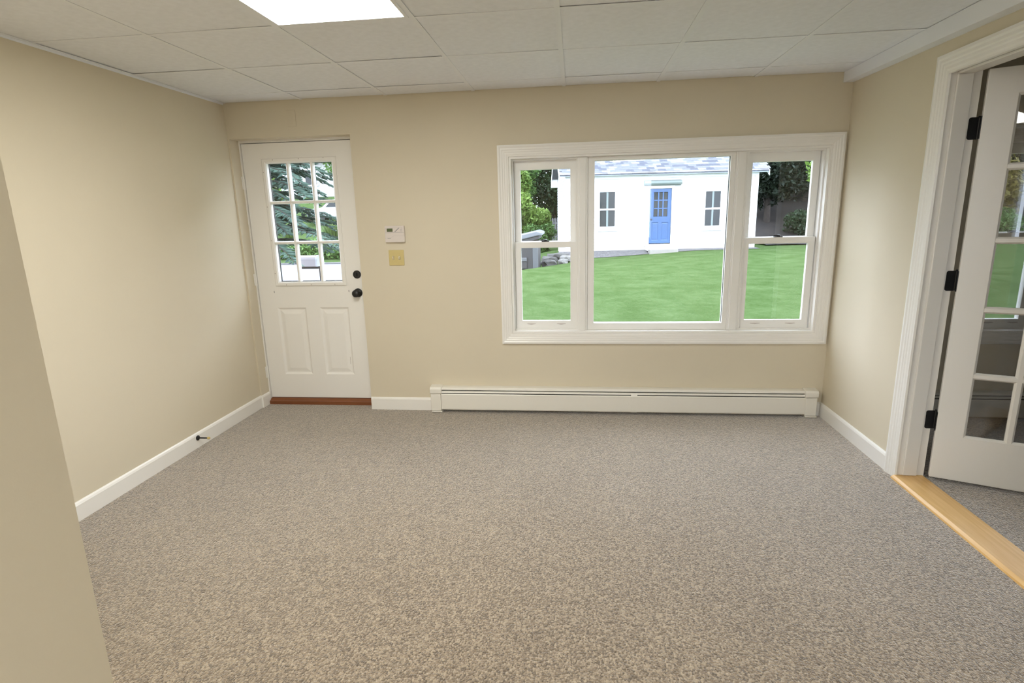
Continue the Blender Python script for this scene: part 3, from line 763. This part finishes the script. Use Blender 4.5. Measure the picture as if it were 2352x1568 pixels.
hd = P('door_hood', MB().prism([(-.001, 2.505), (-.16, 2.46), (-.20, 2.46), (-.20, 2.39), (-.17, 2.335), (-.05, 2.335), (-.05, 2.30), (-.001, 2.30)], lambda a, z, t: (t, a, z), 2.84, 4.19), M_PALEGREEN)
P('step_board', MB().box(2.95, 3.98, -.34, -.035, -.02, .20), M_SHTRIM)
P('step_stone', MB().box(2.98, 4.02, -.62, -.345, -.16, .02), M_CONC)
# windows
for (a, b, c, e) in ((1.22, 1.81, .86, 2.14), (5.11, 5.69, .80, 2.08)):
    wf = P('window', MB().slab(a - .08, b + .08, c - .08, e + .08, -.034, -.001, [(a, b, c, e)]), M_SHTRIM)
    P('sill', MB().box(a - .11, b + .11, -.06, -.0345, c - .15, c - .07), M_SHTRIM, wf)
    P('head_cap', MB().box(a - .12, b + .12, -.055, -.0345, e + .06, e + .085), M_SHTRIM, wf)
    zm = (c + e) / 2
    P('sash', MB().slab(a, b, c, zm + .03, -.012, .03, [(a + .015, b - .015, c + .02, zm - .03)]), M_SHTRIM, wf)
    P('sash', MB().slab(a, b, zm + .03, e, -.006, .03, [(a + .015, b - .015, zm + .0301, e - .02)]), M_SHTRIM, wf)
    xm = (a + b) / 2
    for (z0, z1) in ((c + .02, zm - .03), (zm + .03, e - .02)):
        P('muntin', MB().box(xm - .034, xm + .034, .004, .018, z0, z1), M_PALEGREEN, wf)
        P('pane', MB().box(a + .015, xm - .034, .012, .018, z0, z1), M_DKGLASS, wf)
        P('pane', MB().box(xm + .034, b - .015, .012, .018, z0, z1), M_DKGLASS, wf)
# roof: front and rear slopes with overhang, fascia, gutter, shingle courses
OV, PIT = .26, .62
ridge = SD / 2
def roof_z(y): return EZ + .10 + PIT * (min(y, SD - y))
rf = P('roof', MB().prism([(-.26, roof_z(-.26)), (ridge, roof_z(ridge)), (SD + .26, roof_z(SD + .26)), (SD + .26, roof_z(SD + .26) - .06), (ridge, roof_z(ridge) - .06), (-.26, roof_z(-.26) - .06)], lambda a, z, t: (t, a, z), -OV, SL + OV), M_SHING)
P('soffit', MB().box(-OV, SL + OV, -.24, .0, EZ - .04, EZ - .015), M_SHTRIM, rf)
P('fascia', MB().box(-OV, SL + OV, -.275, -.245, EZ - .10, roof_z(-.26) - .062), M_PALEGREEN, rf)
for x in (-OV - .02, SL + OV):
    P('rake_board', MB().prism([(-.26, roof_z(-.26) - .18), (ridge, roof_z(ridge) - .18), (SD + .26, roof_z(SD + .26) - .18), (SD + .26, roof_z(SD + .26)), (ridge, roof_z(ridge)), (-.26, roof_z(-.26))], lambda a, z, t: (t, a, z), x, x + .02), M_SHTRIM, rf)
P('eave_return', MB().box(-OV - .02, .0, SD - .05, SD + .28, EZ - .30, EZ + .05), M_SHTRIM, rf, bevel=.03)
P('gable', MB().prism([(0, EZ), (SD, EZ), (ridge, roof_z(ridge) - .1)], lambda a, z, t: (t, a, z), 0, .08), M_SIDING)
P('gable', MB().prism([(0, EZ), (SD, EZ), (ridge, roof_z(ridge) - .1)], lambda a, z, t: (t, a, z), SL - .08, SL), M_SIDING)
# the lowest courses are the ones in view: single tabs with uneven butts, front slope only
rs = random.Random(9)
sl_len = math.hypot(1, PIT); c_, s_ = 1 / sl_len, PIT / sl_len
tab_meshes = []
shades = [plain('shingle_tab_%s' % n, c, .9, var=.2, vscale=12) for n, c in (('grey', (.075, .08, .095)), ('pale', (.115, .12, .135)), ('dark', (.040, .045, .060)))]
for m_ in shades:
    me = MB().box(0, .288, 0, .19, 0, .012).mesh('shingle'); me.materials.append(m_); tab_meshes.append(me)
for k in range(9):
    n = 26
    for i in range(n):
        o = bpy.data.objects.new('shingle', tab_meshes[rs.choice((0, 0, 1, 1, 2))]); COL.objects.link(o); o.parent = rf
        s0 = k * .14
        y = -.275 + s0 * c_
        o.location = (-OV + .0 + i * .2895 + (.1 if k % 2 else 0), y, roof_z(-.26) + (s0 - .015) * s_ + .003 + rs.random() * .003)
        o.rotation_euler = (math.atan(PIT) - .02, 0, 0)
# gravel strip under the shed front
gm = MB()
for i in range(36):
    x = -.3 + i * .21
    for j, yy in enumerate((-.50, -.031)):
        X_ = SO[0] + math.cos(SA) * x - math.sin(SA) * yy; Y_ = SO[1] + math.sin(SA) * x + math.cos(SA) * yy
        gm.v.append((X_, Y_, ground(X_, Y_) + .012 if j == 0 else max(SO[2] - .004, ground(X_, Y_) + .014)))
gm.f = [(2 * i, 2 * i + 2, 2 * i + 3, 2 * i + 1) for i in range(35)]
o = part('gravel_strip', gm, M_GRAVEL, None); tag(o, 'strip of grey gravel along the front of the white shed', 'gravel', kind='stuff')

# ---- rocks
def rock(loc, size, mat, label, seed, grp):
    import bmesh
    rg = random.Random(seed)
    bm = bmesh.new(); bmesh.ops.create_icosphere(bm, subdivisions=2, radius=1)
    for v in bm.verts:
        k = 1 + rg.uniform(-.16, .16)
        v.co = Vector((max(-.8, min(.8, v.co.x)) * size[0] * k, max(-.8, min(.8, v.co.y)) * size[1] * k, max(-.7, min(.7, v.co.z)) * size[2] * k))
    me = bpy.data.meshes.new('rock'); bm.to_mesh(me); bm.free(); me.materials.append(mat)
    o = bpy.data.objects.new('rock', me); COL.objects.link(o); o.location = loc; o.rotation_euler = (0, 0, rg.uniform(0, 3))
    tag(o, label, 'rock', grp)
left_rocks = [((-.86, 19.15, -.26), (.24, .18, .15), M_ROCK, 'dark mossy fieldstone next to the taupe storage box'),
              ((-.92, 19.9, -.22), (.28, .24, .18), M_ROCK, 'dark cracked fieldstone in the middle of the rock row'),
              ((-.62, 20.5, -.12), (.34, .26, .15), M_ROCK, 'grey fieldstone topping the rock row near the shed'),
              ((-.30, 19.72, -.13), (.22, .18, .12), M_PALEROCK, 'pale flat stone lying in front of the rock row'),
              ((-.40, 19.15, -.20), (.16, .13, .10), M_PALEROCK, 'small pale stone at the foot of the rock row')]
for i, (l, s, m_, lb) in enumerate(left_rocks): rock((l[0], l[1], l[2] + .06), tuple(q * 1.25 for q in s), m_, lb, 20 + i, 'stones left of the shed')
ORD = ['first', 'second', 'third', 'fourth', 'fifth', 'sixth', 'seventh', 'eighth', 'ninth', 'tenth', 'eleventh']
BOULD = ['%s %s boulder counted from the shed in the row below the woods' % (ORD[i], 'dark' if i % 4 else 'pale') for i in range(11)]
for i in range(11):
    x = 9.2 + i * .95
    y = 22.6 + .25 * math.sin(i * 1.7)
    rock((x, y, ground(x, y) + .14), (.42, .32, .30 + .06 * (i % 3)), M_ROCK if i % 4 else M_PALEROCK, BOULD[i], 40 + i, 'boulders below the woods')

# ---- storage box beyond the lawn crest
bx = (-2.75, -1.165, 17.7, 19.2)
sb = thing('storage_box', 'taupe storage box with pale overhanging lid beside the lawn', 'storage box', (-1.9, 18.4, -.8))
part('body', MB().box(bx[0], bx[1], bx[2], bx[3], -.8, .62), M_BOX, sb, bevel=.03)
part('corner_post', MB().box(bx[1] - .16, bx[1] + .012, bx[2] - .02, bx[2] + .12, -.8, .60), M_BOXL, sb, bevel=.02)
part('lid', MB().prism([(bx[0] - .1, .42), (bx[1] + .02, .80), (bx[1] + .14, .80), (bx[1] + .14, .90), (bx[1] - .02, .95), (bx[0] - .1, .60)], lambda a, z, t: (a, t, z), bx[2] - .14, bx[3] + .1), M_LID, sb, bevel=.03)
part('lid_rim', MB().prism([(bx[0] - .1, .34), (bx[1] + .05, .70), (bx[1] + .05, .80), (bx[0] - .1, .44)], lambda a, z, t: (a, t, z), bx[2] - .10, bx[3] + .05), M_BOX, sb, bevel=.01)
part('latch_panel', MB().box(-1.95, -1.50, bx[2] - .06, bx[2] - .001, -.22, .14), M_BOX, sb, bevel=.015)
part('handle', MB().box(-1.95, -1.50, bx[2] - .09, bx[2] - .061, .02, .13), M_BOXL, sb, bevel=.015)
part('hasp', MB().lathe([(.05, 0), (.05, .03), (.03, .04)], (-1.23, bx[2] - .022, .52), (0, -1, 0), 12), M_MAILW, sb)

# ---- trees and shrubs
def leaves(n, blobs, size, seed, flat=.4):
    """n diamond leaves spread through ellipsoid blobs (cx,cy,cz,rx,ry,rz)"""
    rg = np.random.default_rng(seed)
    vol = np.array([b[3] * b[4] * b[5] for b in blobs]) ** .75; vol /= vol.sum()
    idx = rg.choice(len(blobs), n, p=vol)
    B = np.array(blobs)[idx]
    d = rg.normal(size=(n, 3)); d /= np.linalg.norm(d, axis=1)[:, None]
    rad = rg.random(n) ** .38
    c = B[:, :3] + d * B[:, 3:] * rad[:, None]
    nn = rg.normal(size=(n, 3)); nn[:, 2] += flat * 2; nn /= np.linalg.norm(nn, axis=1)[:, None]
    a = np.cross(nn, rg.normal(size=(n, 3))); a /= np.linalg.norm(a, axis=1)[:, None]
    b = np.cross(nn, a)
    s = size * (.6 + .8 * rg.random(n))[:, None]
    v = np.stack([c - a * s, c - b * s * .45, c + a * s, c + b * s * .45], 1).reshape(-1, 3)
    return v
def leaf_object(name, v, mat, parent, origin):
    n = len(v) // 4
    me = bpy.data.meshes.new(name)
    v = v - np.array(origin)
    me.vertices.add(len(v)); me.vertices.foreach_set('co', v.astype(np.float32).ravel())
    me.loops.add(len(v)); me.loops.foreach_set('vertex_index', np.arange(len(v), dtype=np.int32))
    me.polygons.add(n); me.polygons.foreach_set('loop_start', np.arange(0, len(v), 4, dtype=np.int32))
    me.update(calc_edges=True); me.materials.append(mat)
    o = bpy.data.objects.new(name, me); COL.objects.link(o); o.parent = parent
    o['kind'] = 'stuff'
    return o
def blobs_for(cx, cy, z0, z1, r_, n, seed):
    rg = random.Random(seed); out = []
    for i in range(n):
        z = z0 + (z1 - z0) * (i + .5) / n
        f = math.sin(math.pi * (.15 + .75 * (i + .5) / n))
        a = rg.uniform(0, 6.28); q = r_ * f * rg.uniform(.15, .7)
        s = r_ * rg.uniform(.42, .65)
        out.append((cx + q * math.cos(a), cy + q * math.sin(a), z, s, s, s * .75))
    return out
def tree(label, x, y, trunk_r, z0, z1, r_, nleaf, size, mat, seed, group=None, nb=16, cat='tree', name='tree', lean=0):
    g = ground(x, y)
    t = thing(name, label, cat, (x, y, g), group=group)
    rg = random.Random(seed)
    pts = [(x + lean * k / 5 + rg.uniform(-.06, .06) * k / 3, y + rg.uniform(-.06, .06), g - .15 + (z1 * .85 - g) * k / 6) for k in range(7)]
    tm = MB().tube(pts, [trunk_r * (1.25 - .16 * k) for k in range(7)], 9)
    bl = blobs_for(x + lean * .6, y, z0, z1, r_, nb, seed)
    for b in bl[::2]:
        tm.tube([(x + lean * .4, y, max(g + .5, b[2] - 1.0)), ((x + b[0]) / 2, (y + b[1]) / 2, b[2] - .3), (b[0], b[1], b[2])], [trunk_r * .4, trunk_r * .25, .02], 5)
    part('trunk', tm, M_BARK, t)
    leaf_object('foliage', leaves(nleaf, bl, size, seed), mat, t, t.location)
    return t
def shrub(label, x, y, w_, d_, h_, nleaf, size, mat, seed, z=None, name='shrub', cat='shrub', group=None):
    g = ground(x, y) if z is None else z
    t = thing(name, label, cat, (x, y, g), group=group)
    rg = random.Random(seed)
    bl = [(x + rg.uniform(-.6, .6) * w_, y + rg.uniform(-.6, .6) * d_, g + h_ * rg.uniform(.3, .75), w_ * .5, d_ * .5, h_ * .36) for _ in range(9)]
    st = MB()
    for b in bl[:6]:
        st.tube([(x + (b[0] - x) * .2, y + (b[1] - y) * .2, g - .05), (b[0], b[1], b[2])], [.035, .012], 5)
    part('stems', st, M_BARK, t)
    leaf_object('foliage', leaves(nleaf, bl, size, seed), mat, t, t.location)
    return t
F_LIGHT = foliage('light_green_leaves', (.06, .12, .02), (.19, .28, .06))
F_MID = foliage('mid_green_leaves', (.026, .07, .016), (.09, .17, .04))
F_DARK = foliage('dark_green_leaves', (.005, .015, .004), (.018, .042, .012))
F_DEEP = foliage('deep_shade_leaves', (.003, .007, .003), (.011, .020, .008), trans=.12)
F_YEL = foliage('yellow_lit_leaves', (.07, .065, .01), (.16, .13, .02))  # yellow light on the leaves put into their colour
F_SPR = foliage('blue_spruce_needles', (.022, .045, .036), (.085, .14, .105), scale=2.0, trans=.1)
F_HEDGE = foliage('hedge_leaves', (.045, .11, .024), (.13, .22, .06), scale=3)
F_TALL = foliage('tall_grass_blades', (.05, .095, .022), (.12, .165, .05), scale=3)

# behind and left of the shed (seen in the left part of the wide window)
tree('light green leafy tree left of the white shed', -2.75, 27.5, .10, .5, 3.6, 1.25, 9000, .09, F_LIGHT, 1, nb=12, name='leafy_tree')
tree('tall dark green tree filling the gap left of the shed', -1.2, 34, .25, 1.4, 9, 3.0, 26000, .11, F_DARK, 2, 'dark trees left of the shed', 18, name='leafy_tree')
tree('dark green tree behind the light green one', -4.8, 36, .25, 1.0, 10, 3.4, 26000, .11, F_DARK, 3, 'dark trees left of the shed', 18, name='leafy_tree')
tree('mid green tree top at the left edge of the window', -3.55, 30.5, .15, 2.0, 6.5, 1.6, 9000, .11, F_MID, 4, nb=14, name='leafy_tree')
shrub('feathery green shrub beside the left shed corner', -1.62, 26.4, .75, .6, 1.25, 5000, .07, F_MID, 5)
shrub('pale green shrub hiding the grey fence', -1.9, 29.2, .9, .5, 1.9, 4000, .09, F_LIGHT, 6)
fg = thing('picket_fence', 'weathered grey picket fence between the shrubs left of the shed', 'fence', (-2.2, 31, ground(-2.2, 31)))
fz = ground(-2.2, 31)
pk = MB().prism([(-.04, 0), (.04, 0), (.04, 1.25), (0, 1.32), (-.04, 1.25)], lambda a, z, q: (a, q, z), -.012, .012).mesh('picket'); pk.materials.append(M_FENCE)
for i in range(30):
    o = bpy.data.objects.new('picket', pk); COL.objects.link(o); o.parent = fg; o.location = (-2.0 + i * .125, 0, .02)
for z in (.3, 1.0):
    part('rail', MB().box(-4.3, -.3, 31.013, 31.06, fz + z, fz + z + .09), M_FENCE, fg)

# dark woods right of the shed
woods = [(8.75, 27.5, .12, 1.2, 10, 2.3, 'slim-trunked dark tree just right of the shed'), (11.4, 30, .24, 1.0, 11, 3.0, 'dark tree second from the shed in the woods'),
         (13.6, 28, .30, 2.6, 12, 3.0, 'thick-trunked dark tree in the middle of the woods'), (8.2, 33, .22, .8, 11, 3.0, 'dark tree rising behind the shed roof end'),
         (16.5, 30, .25, 1.4, 12, 3.2, 'dark tree above the boulder row'), (19.5, 29, .25, 1.2, 12, 3.2, 'dark tree seen through the glazed door panes'),
         (22.5, 30, .25, 1.0, 12, 3.2, 'outermost dark tree seen through the glazed door'), (14.0, 35, .25, .8, 13, 3.6, 'rear dark tree high on the wooded slope'), (19, 36, .25, .8, 13, 3.8, 'rearmost dark tree on the wooded slope')]
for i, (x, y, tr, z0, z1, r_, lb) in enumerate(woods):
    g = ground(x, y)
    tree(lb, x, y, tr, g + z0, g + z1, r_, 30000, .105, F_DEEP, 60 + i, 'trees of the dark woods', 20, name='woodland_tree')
shrub('dark undergrowth bush below the woodland trees', 10.3, 25.6, 1.5, .8, 1.1, 9000, .06, F_DARK, 80)
shrub('leafy bush above the boulder row', 15.4, 24.2, 1.9, .8, 1.3, 10000, .065, F_MID, 81)
shrub('green bush at the right end of the boulder row', 20.6, 24.6, 1.6, .8, 1.3, 8000, .065, F_MID, 82)
shrub('bush coloured as yellow-lit leaves under the dark woods', 17.2, 26.2, 1.2, .8, 3.2, 2200, .12, F_YEL, 83)
# near tree whose hanging leaves show in the window's upper right corner
nt_ = tree('tree with bright leaves hanging at the upper right window corner', 6.5, 12.2, .12, 2.6, 5.5, 1.7, 5000, .09, F_LIGHT, 7, nb=12, name='leafy_tree')
leaf_object('hanging_leaves', leaves(260, [(4.72, 12.0, 2.16, .22, .3, .16), (4.80, 12.0, 2.34, .3, .3, .15), (4.66, 12.0, 2.02, .12, .2, .10)], .07, 8), F_LIGHT, nt_, nt_.location)

# ---- what the entry door's panes show
def spruce(x, y, h_, rad, seed):
    g = ground(x, y)
    t = thing('blue_spruce', 'blue spruce with layered drooping branches outside the entry door', 'tree', (x, y, g))
    rg = random.Random(seed)
    tm = MB().tube([(x, y, g - .2), (x, y, g + h_ * .5), (x, y, g + h_)], [.14, .09, .02], 9)
    quads = []
    z = g + 1.78
    while z < g + h_ - .2:
        f = 1 - (z - g) / h_
        nbr = 10 if z > g + 1.9 else 6
        for k in range(nbr):
            a = 2 * math.pi * (k + rg.uniform(-.3, .3)) / nbr + z * 3
            L = rad * (f ** .8) * rg.uniform(.75, 1.12)
            dx, dy = math.cos(a), math.sin(a)
            pts = []
            for q in range(7):
                s = q / 6
                pts.append(Vector((x + dx * L * s, y + dy * L * s, z + .10 * math.sin(s * 3) - .28 * L * s * s * .6 + rg.uniform(-.02, .02))))
            tm.tube(pts, [.020 - .0026 * q for q in range(7)], 5, cap=False)
            ns = int(L / .055)
            for q in range(2, ns):
                s = q / ns
                i0 = min(5, int(s * 6)); P0 = pts[i0].lerp(pts[i0 + 1], s * 6 - i0)
                for sd in (-1, 1):
                    if rg.random() < .12: continue
                    tl = (.34 * (1 - s * .72) + .06) * rg.uniform(.7, 1.2) * min(1, L / 1.2)
                    an = a + sd * rg.uniform(.7, 1.15)
                    P1 = P0 + Vector((math.cos(an) * tl, math.sin(an) * tl, -tl * rg.uniform(.05, .5)))
                    dirv = (P1 - P0).normalized()
                    wv = dirv.cross(Vector((rg.uniform(-.3, .3), rg.uniform(-.3, .3), 1))).normalized() * .030
                    uv = dirv.cross(wv).normalized() * .026
                    Pm = P0.lerp(P1, .45)
                    quads += [P0, Pm - wv, P1, Pm + wv, P0, Pm - uv, P1, Pm + uv]
        z += rg.uniform(.18, .28)
    part('trunk', tm, M_BARK, t)
    leaf_object('needles', np.array([tuple(q) for q in quads]), F_SPR, t, t.location)
spruce(-6.2, 10.4, 7.0, 2.75, 11)

mb_ = thing('mailbox', 'pinkish grey mailbox on a side arm near the road', 'mailbox', (-6.03, 13.0, ground(-6.03, 13)))
mz = .36
arch = [(-.10, 0), (.10, 0), (.10, .17), (.085, .22), (.05, .25), (0, .26), (-.05, .25), (-.085, .22), (-.10, .17)]
part('body', MB().prism(arch, lambda a, z, q: (q, 13.0 + a, mz + z), -6.60, -6.17), M_MAIL, mb_)
part('door_flap', MB().prism([(a * 1.05, z * 1.03) for a, z in arch], lambda a, z, q: (q, 13.0 + a, mz - .003 + z), -6.17, -6.13), M_MAILW, mb_)
part('arm', MB().box(-6.58, -6.07, 12.96, 13.04, mz - .06, mz - .004), M_BARK, mb_)
part('post', MB().box(-6.128, -6.066, 12.968, 13.032, ground(-6.03, 13) - .1, mz - .06), M_BARK, mb_)

def hedge(x0, x1, y, h_, label, seed):
    g = ground((x0 + x1) / 2, y)
    t = thing('hedge', label, 'hedge', ((x0 + x1) / 2, y, g))
    n = int((x1 - x0) / .8) + 1
    bl = [(x0 + (x1 - x0) * i / n, y + random.Random(seed + i).uniform(-.2, .2), g + h_ * .5, .75, .65, h_ * .55) for i in range(n + 1)]
    st = MB()
    for b in bl: st.tube([(b[0], b[1], g - .05), (b[0], b[1], g + h_ * .5)], [.04, .02], 5)
    part('stems', st, M_BARK, t)
    leaf_object('foliage', leaves(14000, bl, .085, seed), F_HEDGE, t, t.location)
hedge(-19, -8.5, 29.0, 1.05, 'long green hedge across the road outside the entry door', 90)
def grass_clump(x, y, h_, label, seed, n=240):
    g = ground(x, y); rg = random.Random(seed)
    t = thing('tall_grass', label, 'tall grass', (x, y, g), group='tall grass clumps across the road')
    q = []
    for i in range(n):
        a = rg.uniform(0, 6.28); r0 = rg.uniform(0, .25); ln = rg.uniform(.2, .8)
        p0 = Vector((x + r0 * math.cos(a), y + r0 * math.sin(a), g)); p1 = p0 + Vector((math.cos(a) * ln * .4, math.sin(a) * ln * .4, h_ * rg.uniform(.5, .8))); p2 = p0 + Vector((math.cos(a) * ln, math.sin(a) * ln, h_ * rg.uniform(.6, 1.05)))
        w_ = Vector((-math.sin(a), math.cos(a), 0)) * .022
        q += [p0, p1 - w_, p2, p1 + w_]
    leaf_object('blades', np.array([tuple(v) for v in q]), F_TALL, t, t.location)
for i, (x, y, h_, lb) in enumerate([(-13.6, 31.0, 1.6, 'tall grass clump behind the hedge, in front of the white car'), (-16.4, 31.4, 1.4, 'shorter grass clump left of the white car'), (-11.2, 30.6, 1.5, 'tall grass clump at the right edge of the door glass')]):
    grass_clump(x, y, h_, lb, 100 + i)
def car(label, x, y, rot, mat, scale=1.0):
    g = ground(x, y)
    t = thing('car', label, 'car', (x, y, g), rot)
    prof = [(-2.2, .35), (2.2, .35), (2.25, .60), (2.15, .85), (1.25, .98), (.65, 1.48), (-1.55, 1.52), (-2.1, 1.0), (-2.25, .8)]
    bd_ = part('body', MB().prism(prof, lambda a, z, q: (a, q, z), -.86, .86), mat, t, bevel=.06, local=True)
    part('side_window', MB().prism([(1.0, 1.0), (.60, 1.40), (-.30, 1.42), (-.30, 1.0)], lambda a, z, q: (a, q, z), -.872, .872), M_DKGLASS, bd_, local=True)
    part('side_window', MB().prism([(-.40, 1.0), (-.40, 1.42), (-1.45, 1.43), (-1.80, 1.0)], lambda a, z, q: (a, q, z), -.872, .872), M_DKGLASS, bd_, local=True)
    part('windscreen', MB().add([(1.27, -.7, 1.02), (1.27, .7, 1.02), (.72, .66, 1.45), (.72, -.66, 1.45), (1.20, -.7, 1.0), (1.20, .7, 1.0), (.66, .66, 1.42), (.66, -.66, 1.42)], [(0, 1, 2, 3), (7, 6, 5, 4), (0, 4, 5, 1), (2, 6, 7, 3), (1, 5, 6, 2), (0, 3, 7, 4)]), M_DKGLASS, bd_, local=True)
    for wx in (-1.4, 1.4):
        for wy in (-.80, .80):
            part('wheel', MB().lathe([(.20, -.1), (.32, -.09), (.33, 0), (.32, .09), (.20, .1)], (wx, wy, .33), (0, 1, 0), 18), M_TIRE, t, local=True)
car('white car parked uphill across the road', -15.6, 37.5, R(195), M_CARW)
car('blue car parked behind the spruce branches', -22.5, 38.5, R(10), M_CARB)
hx, hy = -24.5, 47.0
hz = ground(hx, hy)
hs_ = thing('house', 'white house with brown roof glimpsed through the spruce', 'house', (hx, hy, hz))
part('wall', MB().box(hx - 5, hx + 5, hy, hy + 7, hz - .5, hz + 3.2), M_HOUSE, hs_)
part('roof', MB().prism([(hy - .5, hz + 3.0), (hy + 3.5, hz + 6.0), (hy + 7.5, hz + 3.0), (hy + 7.5, hz + 2.85), (hy - .5, hz + 2.85)], lambda a, z, q: (q, a, z), hx - 5.4, hx + 5.4), M_HROOF, hs_)
for x in (-3.4, -.6, 2.4):
    wf = part('window', MB().slab(hx + x - .6, hx + x + .6, hz + .9, hz + 2.3, hy - .08, hy - .001, [(hx + x - .5, hx + x + .5, hz + 1.0, hz + 2.2)]), M_SHTRIM, hs_)
    part('pane', MB().box(hx + x - .5, hx + x + .5, hy - .04, hy - .002, hz + 1.0, hz + 2.2), M_DKGLASS, wf)
tree('loose green tree at the top right of the door glass', -16.2, 41, .2, ground(-16.2, 41) + 3.0, ground(-16.2, 41) + 9, 2.4, 5000, .16, F_MID, 120, 'trees across the road', 14, name='leafy_tree')
tree('bushy green tree behind the hedge', -19.5, 34, .15, ground(-19.5, 34) + .8, ground(-19.5, 34) + 4.5, 1.7, 6000, .12, F_LIGHT, 121, 'trees across the road', 12, name='leafy_tree')
tree('dark tree beside the white house', -30, 44, .25, ground(-30, 44) + 1, ground(-30, 44) + 9, 3.0, 8000, .18, F_MID, 122, 'trees across the road', 14, name='leafy_tree')
